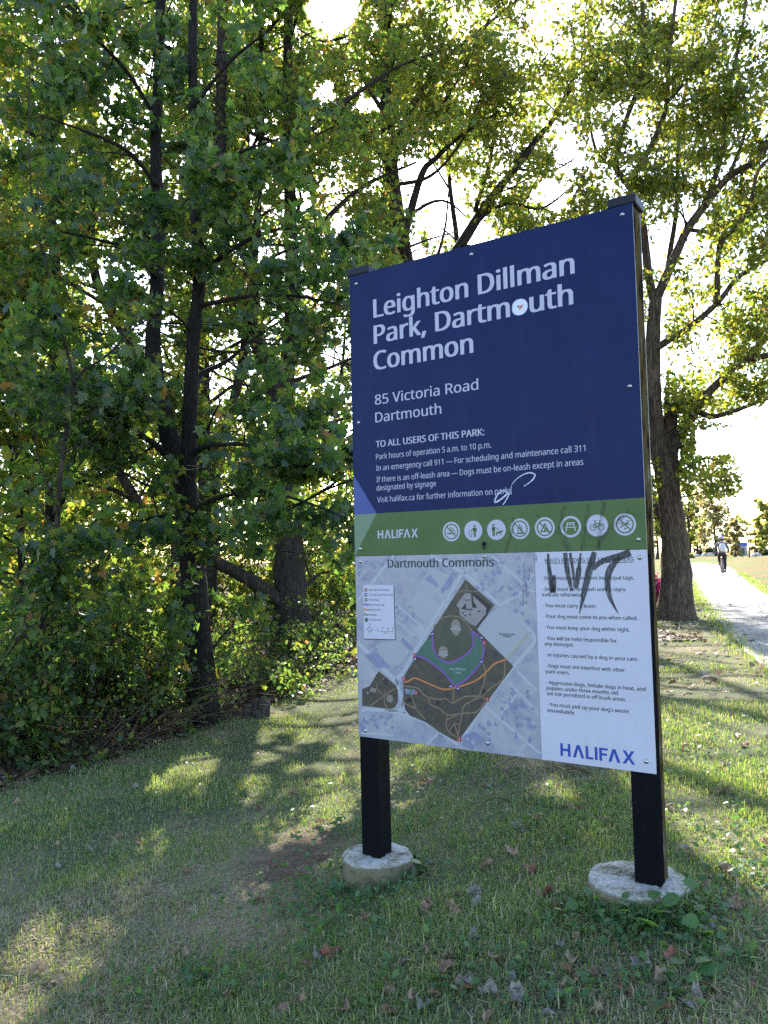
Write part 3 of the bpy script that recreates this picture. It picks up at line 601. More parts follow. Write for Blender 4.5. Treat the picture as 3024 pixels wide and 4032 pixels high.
for pts in (((450, 385), (560, 400), (640, 470), (740, 495), (800, 490), (860, 525), (960, 475), (1080, 470), (1140, 500)), ((655, 475), (680, 540), (760, 580), (820, 625), (960, 610), (1060, 600), (1140, 510)), ((870, 405), (865, 520)), ((1115, 190), (1135, 300), (1085, 470)),
            ((1300, 180), (1285, 320), (1180, 400), (1110, 470)), ((1080, 480), (980, 530), (945, 570), (940, 620), (905, 800), (900, 850)), ((510, 450), (555, 570), (630, 665)), ((455, 525), (500, 550), (550, 572)), ((815, 630), (805, 700), (830, 770), (895, 810)), ((815, 665), (900, 622)), ((830, 770), (880, 698), (920, 712)), ((880, 710), (905, 800)),
            ((170, 550), (280, 470), (375, 405)), ((225, 370), (235, 420), (285, 465), (290, 530), (320, 575)), ((270, 330), (290, 315))):
    strip(mb, Ee(*pts), 0.0042, 2.4, 6)
strip(mb, Cc((1130, 460), (1215, 440), (1350, 455)), .003, 2.4, 6); strip(mb, Cc((1225, 380), (1232, 440)), .003, 2.5, 6)
poly(mb, Ee((455, 405), (545, 415), (545, 455), (470, 450)), 2.2, 14); poly(mb, Ee((175, 395), (222, 405), (215, 440), (168, 430)), 2.2, 17)
disc(mb, cE(148, 442), .006, 2.2, 17, 16); disc(mb, cE(335, 490), .016, 2.2, 17, 20)
for x, y in ((490, 500), (508, 496), (735, 525), (1120, 430)): block((1380+.47*x-1360)/.7836, (2520+.47*y-2000)/.7836, 14, 16, 0, 5, 2.5)
strip(mb, Ee((455, 348), (490, 345), (545, 318), (650, 360), (760, 405), (820, 412), (870, 400), (960, 375), (1060, 335), (1130, 280), (1210, 200), (1310, 160)), 0.0065, 2.7, 7)
strip(mb, [cE(1310, 160), cB(925, 625)], 0.006, 2.4, 9)
strip(mb, Ee((555, 130), (640, 160), (760, 250), (820, 310), (875, 385)), 0.0065, 3.0, 8)
strip(mb, Ee((875, 385), (960, 340), (1030, 270), (1100, 180), (1122, 80), (1105, 0))+B((690, 660), (642, 622), (647, 680), (625, 720), (580, 755), (520, 777), (475, 755), (448, 710), (440, 640)), 0.0065, 3.0, 8)
mb.add([(u, layer(2.9), ZB+v) for u, v in B((92, 390), (248, 391), (255, 664), (97, 660))], [(0, 3, 2, 1)][::1], 5)
poly(mb, B((92, 387), (245, 387), (252, 660), (97, 656)), 3.3, 13)
def mark(cx, cyy, m, k, s_=16, glyph=None):
    c = np.array(cB(cx, cyy)); h = s_*.00094/2; poly(mb, [c+(-h, -h), c+(h, -h), c+(h, h), c+(-h, h)], k, m)
    if glyph == 'i':
        poly(mb, [c+(-h*.2, -h*.6), c+(h*.2, -h*.6), c+(h*.2, h*.3), c+(-h*.2, h*.3)], k+.5, 13); disc(mb, c+(0, h*.58), h*.22, k+.5, 13, 10)
    if glyph == 'dog':
        poly(mb, [c+np.array(p)*h for p in ((-.7, -.6), (-.4, -.6), (-.3, -.2), (.35, -.2), (.4, -.6), (.65, -.6), (.65, .2), (.8, .55), (.3, .6), (.2, .25), (-.55, .25))], k+.5, 13)
for x, y in ((351, 739), (297, 857), (359, 928), (715, 961), (577, 1161), (701, 677)): mark(x, y, 10, 3.5, 16, 'i')
for x, y in ((439, 633), (352, 758), (686, 652), (687, 772), (531, 896), (569, 906)): mark(x, y, 11, 3.5, 15, 'dog')
mark(331, 920, 12, 3.5, 16); text(mb, 'P', cB(327, 925), cB(335, 925), .008, 4, .02, 13)
mark(106, 411, 10, 3.7, 15, 'i'); mark(106, 436, 11, 3.7, 15, 'dog'); mark(107, 461, 12, 3.7, 15); text(mb, 'P', cB(103, 466), cB(111, 466), .008, 4.2, .02, 13); mark(109, 562, 3, 3.7, 17)
for y, m_ in ((486, 8), (511, 7), (536, 6)): strip(mb, B((96, y+4), (103, y-4), (110, y+1), (120, y+2)), .0065, 3.7, m_)
disc(mb, cB(126, 609), .0105, 3.7, 16, 16, .0085); strip(mb, B((126, 582), (126, 600)), .0012, 3.7, 16); strip(mb, B((126, 619), (126, 636)), .0012, 3.7, 16); strip(mb, B((106, 609), (116, 609)), .0012, 3.7, 16); strip(mb, B((136, 610), (148, 610)), .0012, 3.7, 16)
strip(mb, B((165, 619), (242, 622)), .0012, 3.7, 16)
for x in (165, 190, 215, 242): strip(mb, B((x, 620), (x, 610)), .001, 3.7, 16)
mb.build('map_print', MP, map_panel)
mb = MB()
text(mb, 'Dartmouth Commons', cB(217, 300), cB(748, 293), capm(cB, 218, 300, 259), 1.6, 0.04, 0)
for s, y, x1 in (('Rules, Map and Dog Bags', 415, 223), ('Off Leash Area Enter/Exit Sign', 440, 243), ('Parking Spot', 465, 173), ('Dog Off-Leash Trail', 490, 199), ('Multi-Use Trail', 515, 180), ('Walkways', 540, 163), ('Off Leash Area', 565, 183)):
    text(mb, s, cB(122, y), cB(x1, y+1), .0072, 4, 0.012, 1)
for s, x0, x1, y, m_ in (('East', 542, 575, 600, 2), ('Ballfield', 532, 584, 613, 2), ('West', 477, 510, 727, 2), ('Ballfield', 470, 518, 740, 2), ('Dog Off-leash', 527, 606, 813, 2), ('Area', 555, 583, 830, 2), ('School', 597, 632, 466, 1), ('Dartmouth Common', 775, 856, 638, 1), ('Cemetery', 795, 836, 648, 1)):
    text(mb, s, cB(x0, y), cB(x1, y+1), .0072, 3.4, 0.01, m_)
for s, x0, y0, x1, y1 in (('metres', 194, 630, 215, 631), ('N', 123, 585, 129, 585), ('0', 163, 607, 167, 607), ('20', 186, 607, 194, 607), ('40', 212, 608, 221, 608), ('80', 238, 608, 245, 608)):
    text(mb, s, cB(x0, y0), cB(x1, y1), .005, 4, 0.01, 1)
mb.build('map_lettering', [M_TITLE, M_INK, M_WHITE], map_panel)
# bolts
bolt_me = None
def bolt(u, v, parent, r=0.0062):
    global bolt_me
    if bolt_me is None:
        b_ = MB(); b_.lathe([(r*1.25, 0), (r*1.25, .0012), (r, .0014), (r*.92, .0035), (r*.55, .0052), (.0006, .0058)], 14)
        o_ = b_.build('bolt', M_BOLT, parent, True); bolt_me = o_.data; bpy.data.objects.remove(o_)
    o_ = bpy.data.objects.new('bolt', bolt_me); C.objects.link(o_); o_.parent = parent
    o_.location = (u, -0.0041, ZB+v); o_.rotation_euler = (math.pi/2, 0, 0)
for p, par in ((cA(57, 483), name_panel), (cA(635, 335), name_panel), (cA(1393, 135), name_panel), (cA(69, 1180), name_panel), (cA(1430, 997), name_panel), (cB(78, 206), name_panel), (cB(1474, 158), name_panel),
               (cB(79, 270), map_panel), (cB(104, 1118), map_panel), (cB(717, 1180), map_panel), (cB(701, 243), map_panel), (cB(1480, 250), rules_panel), (cB(1513, 1273), rules_panel)): bolt(p[0], p[1], par)
mb = MB(); c = cB(700, 180); mb.lathe([(.0085, 0), (.0085, .004), (.004, .007), (.0035, .012), (.001, .013)], 12); mb.tube([(0, -.002, .004), (.001, -.016, .005), (0, -.022, .003)], [.004, .003, .001], 6)
o = mb.build('plastic_clip', M_CAP, name_panel, True); o.location = (c[0], -.0056, ZB+c[1]); o.rotation_euler = (math.pi/2, 0, 0)
# posts, caps, footings
def post_wood():
    m, N, L, b = new_mat('post_worn_side'); b.inputs['Roughness'].default_value = 0.8; b.inputs['Specular IOR Level'].default_value = 0; tc = N.new('ShaderNodeTexCoord')
    mp = N.new('ShaderNodeMapping'); mp.inputs['Scale'].default_value = (30, 22, 5.5); L.new(tc.outputs['Object'], mp.inputs[0])
    n = N.new('ShaderNodeTexNoise'); n.inputs['Scale'].default_value = 1.4; n.inputs['Detail'].default_value = 8; n.inputs['Roughness'].default_value = .62; L.new(mp.outputs[0], n.inputs['Vector'])
    r = ramp(N, [(0.36, (0.010, 0.008, 0.007)), (0.45, (0.045, 0.028, 0.016)), (0.52, (0.10, 0.075, 0.03)), (0.60, (0.06, 0.05, 0.03)), (0.68, (0.22, 0.19, 0.15))]); L.new(n.outputs['Fac'], r.inputs[0])
    sx = N.new('ShaderNodeSeparateXYZ'); L.new(tc.outputs['Object'], sx.inputs[0])          # black paint left on the front half of the lower side
    fy = N.new('ShaderNodeMapRange'); fy.inputs['From Min'].default_value = .052; fy.inputs['From Max'].default_value = .044; L.new(sx.outputs['Y'], fy.inputs[0])
    fz = N.new('ShaderNodeMapRange'); fz.inputs['From Min'].default_value = ZB+VG0+.03; fz.inputs['From Max'].default_value = ZB+VG0-.02; L.new(sx.outputs['Z'], fz.inputs[0])
    fm = N.new('ShaderNodeMath'); fm.operation = 'MULTIPLY'; L.new(fy.outputs[0], fm.inputs[0]); L.new(fz.outputs[0], fm.inputs[1])
    mx = N.new('ShaderNodeMix'); mx.data_type = 'RGBA'; L.new(fm.outputs[0], mx.inputs[0]); L.new(r.outputs[0], mx.inputs[6]); mx.inputs[7].default_value = (.008, .008, .011, 1)
    L.new(mx.outputs[2], b.inputs['Base Color']); return m
def post_paint():
    m, N, L, b = new_mat('post_black_paint'); b.inputs['Roughness'].default_value = 0.6; b.inputs['Specular IOR Level'].default_value = 0.08; tc = N.new('ShaderNodeTexCoord')
    mp = N.new('ShaderNodeMapping'); mp.inputs['Scale'].default_value = (60, 60, 7); L.new(tc.outputs['Object'], mp.inputs[0])
    n = N.new('ShaderNodeTexNoise'); n.inputs['Scale'].default_value = 1.6; n.inputs['Detail'].default_value = 8; n.inputs['Roughness'].default_value = .7; L.new(mp.outputs[0], n.inputs['Vector'])
    r = ramp(N, [(0.60, (0.003, 0.003, 0.005)), (0.66, (0.008, 0.007, 0.007)), (0.71, (0.09, 0.075, 0.06))]); L.new(n.outputs['Fac'], r.inputs[0]); L.new(r.outputs[0], b.inputs['Base Color'])
    bp = N.new('ShaderNodeBump'); bp.inputs['Strength'].default_value = .4; bp.inputs['Distance'].default_value = .004; L.new(n.outputs['Fac'], bp.inputs['Height']); L.new(bp.outputs[0], b.inputs['Normal']); return m
M_PW, M_PB = post_wood(), post_paint()
def concrete():
    m, N, L, b = new_mat('footing_concrete'); b.inputs['Roughness'].default_value = .9; tc = N.new('ShaderNodeTexCoord')
    n = N.new('ShaderNodeTexNoise'); n.inputs['Scale'].default_value = 9; n.inputs['Detail'].default_value = 9; n.inputs['Roughness'].default_value = .7; L.new(tc.outputs['Object'], n.inputs['Vector'])
    n2 = N.new('ShaderNodeTexNoise'); n2.inputs['Scale'].default_value = 60; n2.inputs['Detail'].default_value = 4; L.new(tc.outputs['Object'], n2.inputs['Vector'])
    r = ramp(N, [(0.38, (0.06, 0.058, 0.035)), (0.44, (0.19, 0.17, 0.12)), (0.50, (0.30, 0.285, 0.25)), (0.60, (0.39, 0.38, 0.36))])
    ad = N.new('ShaderNodeMath'); ad.operation = 'MULTIPLY_ADD'; ad.inputs[1].default_value = .75; L.new(n.outputs['Fac'], ad.inputs[0])
    m2 = N.new('ShaderNodeMath'); m2.operation = 'MULTIPLY'; m2.inputs[1].default_value = .28; L.new(n2.outputs['Fac'], m2.inputs[0]); L.new(m2.outputs[0], ad.inputs[2])
    L.new(ad.outputs[0], r.inputs[0])
    g = N.new('ShaderNodeNewGeometry'); sx = N.new('ShaderNodeSeparateXYZ'); L.new(g.outputs['Normal'], sx.inputs[0])
    moss = ramp(N, [(.36, (0.035, 0.038, 0.018)), (.50, (0.15, 0.125, 0.075)), (.62, (0.07, 0.075, 0.035))]); L.new(ad.outputs[0], moss.inputs[0])
    mr = N.new('ShaderNodeMapRange'); mr.inputs['From Min'].default_value = .35; mr.inputs['From Max'].default_value = .8; L.new(sx.outputs['Z'], mr.inputs[0])
    mx = N.new('ShaderNodeMix'); mx.data_type = 'RGBA'; L.new(mr.outputs[0], mx.inputs[0]); L.new(moss.outputs[0], mx.inputs[6]); L.new(r.outputs[0], mx.inputs[7]); L.new(mx.outputs[2], b.inputs['Base Color'])
    bp = N.new('ShaderNodeBump'); bp.inputs['Strength'].default_value = .6; bp.inputs['Distance'].default_value = .01; L.new(ad.outputs[0], bp.inputs['Height']); L.new(bp.outputs[0], b.inputs['Normal']); return m
M_CON = concrete()
FOOT = [(0.045, -0.492-ZB*0+ZB, 0.146, 'left'), (1.130, -0.376+ZB, 0.168, 'right')]
for (uc, ztop, rad, side) in FOOT:
    mb = MB(); u0, u1 = (0.0, 0.089) if side == 'left' else (SW-0.089, SW)
    mb.box((u0+.0005, 0.0005, ztop-0.01), (u1-.0005, 0.094, ZB+SH-0.004), 0, [0, 0, 0, 1 if side == 'right' else 0, 0, 0])
    p_ = mb.build('post', [M_PB, M_PW], sign)
    bv = p_.modifiers.new('bevel', 'BEVEL'); bv.width = .003; bv.segments = 2
    mb = MB(); ov = 0.012
    mb.box((u0-ov*(side == 'left'), -0.008, ZB+SH-0.001), (u1+ov, 0.108, ZB+SH+0.034))
    cpo = mb.build('cap', M_CAP, p_); bv = cpo.modifiers.new('bevel', 'BEVEL'); bv.width = .006; bv.segments = 3
    mb = MB(); rs = np.random.default_rng(5 if side == 'left' else 6); n = 40; V = []; prof = [(1.04, -.30), (1.06, -.10), (1.02, -.03), (1.0, -.008), (.965, 0.0), (.7, .004), (.35, .004), (.02, .006)]
    th = np.linspace(0, 2*math.pi, n, endpoint=False); wv = 1+.02*np.sin(2*th+1)+.015*np.sin(3*th)+.012*np.sin(7*th)+rs.normal(0, .006, n)
    for rf, z in prof:
        for j in range(n): V.append((uc+rad*rf*wv[j]*math.cos(th[j]), 0.045+rad*rf*wv[j]*math.sin(th[j]), ztop+z+rs.normal(0, .0022)))
    Fc = [(i*n+j, i*n+(j+1) % n, (i+1)*n+(j+1) % n, (i+1)*n+j) for i in range(len(prof)-1) for j in range(n)]
    Fc.append(tuple((len(prof)-1)*n+j for j in range(n)))
    mb.add(V, Fc); mb.build('footing', M_CON, sign, True)

# ---------------------------------------------------------------- trees
def outline(right, tip=True):
    r = np.array(right, float); l = r[::-1].copy(); l[:, 0] *= -1
    return np.vstack([[[0, 0]], r, [[0, 1.0]], l])
L_MAPLE = outline([(.13, -.07), (.44, -.03), (.29, .19), (.58, .47), (.25, .45), (.22, .68)])
L_OAK = outline([(.10, .12), (.22, .22), (.14, .36), (.34, .52), (.20, .66), (.24, .85)])
L_OVAL = outline([(.22, .18), (.30, .45), (.18, .78)])
L_SMALL = outline([(.40, .20), (.30, .62)])
def leaves(name, P, size, tmpl, mat, parent, rng, up=0.9, spread=0.75, face=None):
    """P (N,3) leaf places; flattish random leaves, one face each"""
    P = np.asarray(P); N = len(P)
    n = rng.normal(0, spread, (N, 3)); n[:, 2] += up
    if face is not None: n += face
    n /= np.linalg.norm(n, axis=1)[:, None]
    t = rng.normal(0, 1, (N, 3)); t[:, 2] -= 0.5; t -= (t*n).sum(1)[:, None]*n; t /= np.linalg.norm(t, axis=1)[:, None]
    s = np.cross(t, n); sz = size*rng.uniform(.6, 1.25, N)
    T = tmpl-np.array([0, .45]); k = len(T)
    fold = (0.16*np.abs(T[:, 0])-0.22*(T[:, 1])**2)[None, :]*rng.uniform(.2, 1.4, N)[:, None]
    V = P[:, None]+sz[:, None, None]*(T[None, :, 0:1]*s[:, None]+T[None, :, 1:2]*t[:, None]+fold[..., None]*n[:, None])
    return np_mesh(name, V, k, mat, parent)
# openings in the canopy: (x, y, radius) in displayed units, seen as sky in the photo
GAPS = [(718, 18, 62, 58), (1195, 420, 55, 40), (1225, 330, 40, 60), (560, 300, 45, 22), (560, 545, 28, 22), (640, 420, 30, 20), (360, 95, 28, 22), (700, 200, 35, 26), (800, 225, 45, 22), (200, 770, 16, 14), (715, 775, 22, 26), (120, 480, 14, 10), (1290, 300, 20, 26)]
# places where the sun reaches the grass: the canopy is open along the way to the sun
SUNV = np.array(sdir)
SUNSPOTS = [(gp(x, y), r if x > 1100 or y > 1950 else r*.6) for x, y, r in [(30, 2090, .16), (75, 2040, .12), (200, 2050, .13), (150, 2085, .10), (240, 2020, .08), (110, 1790, .13), (190, 1772, .08), (360, 1700, .09), (375, 1680, .07), (480, 1800, .10), (560, 1790, .07), (640, 1660, .08), (700, 1640, .06), (790, 1610, .08),
            (1440, 1375, .5), (1500, 1400, .4), (1470, 1470, .35), (1560, 1500, .42), (1640, 1540, .4), (1480, 1560, .25), (1600, 1600, .3), (1520, 1640, .28), (1640, 1680, .3), (1460, 1690, .16), (1600, 1760, .2), (1650, 1840, .16), (1240, 1680, .2), (1310, 1670, .16), (1560, 1705, .2), (1180, 1700, .1), (1650, 1950, .12), (20, 2180, .1), (120, 1985, .06), (300, 1960, .05), (1440, 1330, .5), (1560, 1430, .4), (1640, 1480, .3), (1380, 1720, .1), (1520, 1790, .15), (1590, 1860, .15), (1450, 1620, .2)]]
# breaks in the canopy that let the sun down to the undergrowth
_rw = np.random.default_rng(77)
WOODSUN = [(np.array([_rw.uniform(-9, 1.5), _rw.uniform(9.5, 20), _rw.uniform(-1.0, 2.4)]), _rw.uniform(.25, .55)) for _ in range(110)]
WOODSUN += [(np.array([_rw.uniform(-4.5, .6), _rw.uniform(6.0, 10.5), _rw.uniform(-1.2, 1.2)]), _rw.uniform(.10, .28)) for _ in range(110)]
# views into the wood that no near leaf blocks (thick grey trunk, its long low limb, the dark stems)
CLEAR = [(636, 1270, 62, 120, 11.6), (520, 1245, 90, 42, 11.6), (425, 1290, 34, 190, 6.6), (385, 1000, 26, 80, 6.7), (412, 940, 18, 110, 6.6), (335, 690, 20, 110, 6.6), (425, 700, 18, 90, 6.5), (343, 250, 22, 120, 6.9), (478, 180, 22, 160, 11), (280, 1050, 50, 40, 11), (624, 180, 20, 120, 12), (1414, 800, 24, 190, 14.2), (1446, 960, 26, 75, 14.2), (1540, 840, 20, 14, 14), (1450, 1120, 40, 90, 14), (320, 945, 45, 26, 6.3), (235, 892, 45, 26, 6.2), (160, 835, 45, 26, 6.0), (290, 858, 50, 18, 6.3), (480, 962, 50, 16, 6.2), (132, 1010, 14, 120, 5.1), (92, 1340, 14, 120, 5.2)]
def sun_open(p):
    for c, r in SUNSPOTS:
        v = p-c; t = v @ SUNV
        if t > 1 and np.linalg.norm(v-t*SUNV) < r*1.6: return True
    return False
def keep(P, extra=()):
    q, d = project(P); m = np.ones(len(P), bool)
    rag = 1+.45*np.sin(q[:, 0]*.13+2*np.sin(q[:, 1]*.09))*np.sin(q[:, 1]*.16+1.3)+.3*np.sin(q[:, 0]*.31+q[:, 1]*.23)+.25*np.sin(P[:, 0]*57+P[:, 2]*91)
    for (x, y, rx, ry) in list(GAPS)+list(extra): m &= ((q[:, 0]-x)/rx)**2+((q[:, 1]-y)/ry)**2 > (.75*rag if rx < 60 else .9+.2*(rag-1))
    for c, r in SUNSPOTS:
        v = P-c; t = v @ SUNV; m &= ~((np.linalg.norm(v-t[:, None]*SUNV, axis=1) < r*1.35) & (t > .3))
    for c, r in WOODSUN:
        v = P-c; t = v @ SUNV; m &= ~((np.linalg.norm(v-t[:, None]*SUNV, axis=1) < r) & (t > 1.3))
    for (x, y, rx, ry, dm) in CLEAR: m &= (((q[:, 0]-x)/rx)**2+((q[:, 1]-y)/ry)**2 > 1) | (d > dm) | (P[:, 2] < -.9)
    return m & (d > 0.8)
# open sky and path right of the oak: no woodland leaf stands in front of it
def open_right(P):
    q, d = project(P)
    sky_ = (q[:, 0] > 1478) & (q[:, 1] > 1075) | (q[:, 0] > 1560) & (q[:, 1] > 930) | (q[:, 0] > 1420) & (q[:, 1] > 1150)
    return ~sky_
def sub_branches(mb, limbs, rng, dens=2.2, slen=1.3, ntw=6, tlen=0.5, nleaf=10, t0=0.15, up=0.25, sig=0.07, axis=None, rmin=0.004, off=None):
    """side branches and twigs on the limbs; returns leaf places"""
    out = []
    for pts, rad in limbs:
        seg = np.linalg.norm(np.diff(pts, axis=0), axis=1); L = seg.sum(); cum = np.r_[0, np.cumsum(seg)]/L
        n = max(1, int(L*dens)); 
        for t in rng.uniform(t0, 1, n):
            i = min(np.searchsorted(cum, t, 'right')-1, len(pts)-2); p = pts[i]+(pts[i+1]-pts[i])*((t-cum[i])/(cum[i+1]-cum[i]+1e-9))
            T = pts[i+1]-pts[i]; T = T/np.linalg.norm(T); r0 = np.interp(t, cum, rad)
            q = rng.normal(0, 1, 3); q[2] *= .6; q -= (q@T)*T; q /= np.linalg.norm(q)
            if axis is not None: q = q+axis; q /= np.linalg.norm(q)
            d = T*rng.uniform(.2, .7)+q+np.array([0, 0, up]); d /= np.linalg.norm(d)
            l = slen*rng.uniform(.5, 1.25)*(1-.35*t); k = 6
            b = [p]; 
            for j in range(k-1):
                d = d+rng.normal(0, .16, 3)+np.array([0, 0, -.03]); d /= np.linalg.norm(d); b.append(b[-1]+d*l/(k-1))
            b = np.array(b)
            if off is not None and sun_open(b[2]+off): continue
            rb = min(r0*.5, .012*l+.003)
            mb.tube(b, np.linspace(rb, max(rmin*.6, rb*.25), k), 5, 0, False)
            for u in np.r_[rng.uniform(.25, 1, ntw-1), 1.0]:
                j = min(int(u*(k-1)), k-2); pp = b[j]+(b[j+1]-b[j])*(u*(k-1)-j)
                dd = (b[j+1]-b[j]); dd = dd/np.linalg.norm(dd)*.6+rng.normal(0, .6, 3)*np.array([1, 1, .6]); dd /= np.linalg.norm(dd)
                ll = tlen*rng.uniform(.5, 1.3); e = pp+dd*ll+np.array([0, 0, -.1*ll])
                mb.tube(np.array([pp, (pp+e)/2+rng.normal(0, .03*ll, 3), e]), [rmin, rmin*.8, rmin*.5], 4, 0, False)
                m = rng.poisson(nleaf); tt = rng.uniform(.15, 1.1, m)
                out.append(pp+(e-pp)*tt[:, None]+rng.normal(0, sig, (m, 3))*np.array([1, 1, .7]))
    return np.vstack(out) if out else np.zeros((0, 3))
def limb(pts, r0, r1, sub=5, rng=None, pw=1.0):
    p = catmull(pts, sub); t = np.linspace(0, 1, len(p)); return p, r0+(r1-r0)*t**pw
def px_limb(seq, Y0, Y1, r0, r1, pw=1.0):
    """limb through measured places; its depth runs from Y0 to Y1"""
    n = len(seq); return limb([at(x, y, Y0+(Y1-Y0)*i/(n-1)) for i, (x, y) in enumerate(seq)], r0, r1, 5, None, pw)
def ground_start(seq, dz=0.12):
    x, y = seq[0]; g = gp(x, y); return g
def make_tree(name, label, trunks, limbs, bark, rng, leaf, leafsize, mat, group=None, cat='tree', keepfn=keep, seg=14, wob=0.05, extra=None, mirror=None, up=.9, spread=.75, trunk_dens=None, **kw):
    base = trunks[0][0][0]; g = np.array([base[0], base[1], float(gz(base[0], base[1]))])
    root = empty(name, g); tag(root, label, cat, group)
    mb = MB()
    for k, (p, r) in enumerate(trunks):
        p = p-g; r = r.copy()
        if k == 0: r = r*(1+0.55*np.exp(-(p[:, 2]+.1)/(2.2*r[0]+.08))); p = np.vstack([p[0]-[0, 0, .3], p]); r = np.r_[r[0]*1.1, r]
        mb.tube(p, r, seg, 0, True, wob, rng)
    for p, r in limbs: mb.tube(p-g, r, 8, 0, True, wob, rng)
    if trunk_dens is None: lp = sub_branches(mb, [(p-g, r) for p, r in list(trunks)+list(limbs)], rng, off=g, **kw)
    else:
        k3 = dict(kw); k3['dens'] = trunk_dens
        lp = np.vstack([sub_branches(mb, [(p-g, r) for p, r in limbs], rng, off=g, **kw), sub_branches(mb, [(p-g, r) for p, r in trunks], rng, off=g, **k3)])
    if extra is not None and len(extra): lp = np.vstack([lp, np.asarray(extra)-g])
    if keepfn is not None and len(lp): lp = lp[keepfn(lp+g)]
    mb.build('trunk', bark, root, True)
    if len(lp): leaves('crown', lp, leafsize, leaf, mat, root, rng, up, spread)
    return root, len(lp)
def radial(tr, n, l0, l1, r0, rng, t0=.3):
    out = []
    for i in range(n):
        t = t0+(.97-t0)*(i+rng.random())/n; p = tr[0][min(int(t*(len(tr[0])-1)), len(tr[0])-1)]; a = i*2.4+rng.normal(0, .5); l = rng.uniform(l0, l1)
        d = np.array([math.cos(a), math.sin(a), rng.uniform(.1, .6)]); out.append(limb([p, p+d*l*.5+rng.normal(0, .12, 3), p+d*l+rng.normal(0, .25, 3)], r0*rng.uniform(.7, 1.2), .01))
    return out
tot = 0
# 1 the dark double-stemmed maple at the edge of the grass
rng = np.random.default_rng(21)
g1 = gp(440, 1563); Y1 = g1[1]
t_main = px_limb([(441, 1563), (432, 1440), (424, 1320), (412, 1180), (404, 1090), (400, 1045)], Y1, Y1, .125, .105)
t_left = px_limb([(402, 1060), (384, 1010), (370, 960), (356, 900), (340, 830), (330, 740), (338, 640), (342, 520), (338, 400), (337, 298), (345, 99), (347, -120)], Y1, Y1+.5, .098, .045)
t_right = px_limb([(401, 1055), (408, 1010), (409, 960), (411, 880), (414, 790), (420, 700), (430, 620), (426, 520), (420, 400), (418, 248), (416, 100), (420, -120)], Y1, Y1-.4, .080, .036)
L = [px_limb([(375, 1000), (340, 965), (290, 930), (235, 895), (180, 850), (110, 790)], Y1, Y1-1.0, .034, .012),
     px_limb([(352, 890), (320, 870), (280, 858), (220, 858), (150, 880)], Y1, Y1-.6, .026, .008),
     px_limb([(412, 985), (440, 966), (480, 960), (530, 961), (600, 985), (690, 1010)], Y1, Y1-1.4, .030, .007),
     px_limb([(417, 830), (440, 805), (490, 780), (545, 735), (610, 690)], Y1, Y1+.4, .030, .010),
     px_limb([(413, 950), (445, 930), (460, 900), (480, 860)], Y1, Y1-.5, .018, .006),
     px_limb([(396, 1075), (350, 1060), (300, 1040), (250, 1010)], Y1, Y1-.8, .02, .006),
     px_limb([(400, 1135), (360, 1115), (290, 1130), (200, 1170), (120, 1160)], Y1, Y1-1.3, .022, .006),
     px_limb([(408, 1110), (470, 1075), (560, 1060), (660, 1085), (750, 1120)], Y1, Y1-2.0, .026, .005),
     px_limb([(409, 1130), (500, 1120), (600, 1110), (700, 1060), (780, 1030)], Y1, Y1-1.6, .022, .005),
     px_limb([(340, 600), (280, 540), (220, 520), (130, 500)], Y1+.2, Y1-.6, .028, .008), px_limb([(338, 400), (280, 330), (200, 290), (90, 250)], Y1+.3, Y1-.4, .026, .007),
     px_limb([(424, 600), (500, 540), (580, 500), (680, 490)], Y1-.2, Y1-1.0, .028, .008), px_limb([(420, 420), (500, 340), (600, 300)], Y1-.3, Y1-.9, .024, .007),
     px_limb([(340, 260), (270, 150), (180, 60), (100, 0)], Y1+.4, Y1, .026, .008), px_limb([(418, 230), (500, 130), (590, 60)], Y1-.4, Y1-.8, .022, .007), px_limb([(430, 660), (540, 640), (640, 640), (740, 660)], Y1-.2, Y1-1.2, .024, .006)]
r_, n_ = make_tree('maple_tree', 'dark double-stemmed maple at the edge of the grass, its stems forking above head height', [t_main, t_left, t_right], L, BARK_DARK, rng, L_MAPLE, .080, MAPLE, 'trees of the wood',
                dens=3.6, slen=.95, ntw=7, tlen=.38, nleaf=28, t0=.12, trunk_dens=1.8, up=.05, sig=.06); tot += n_
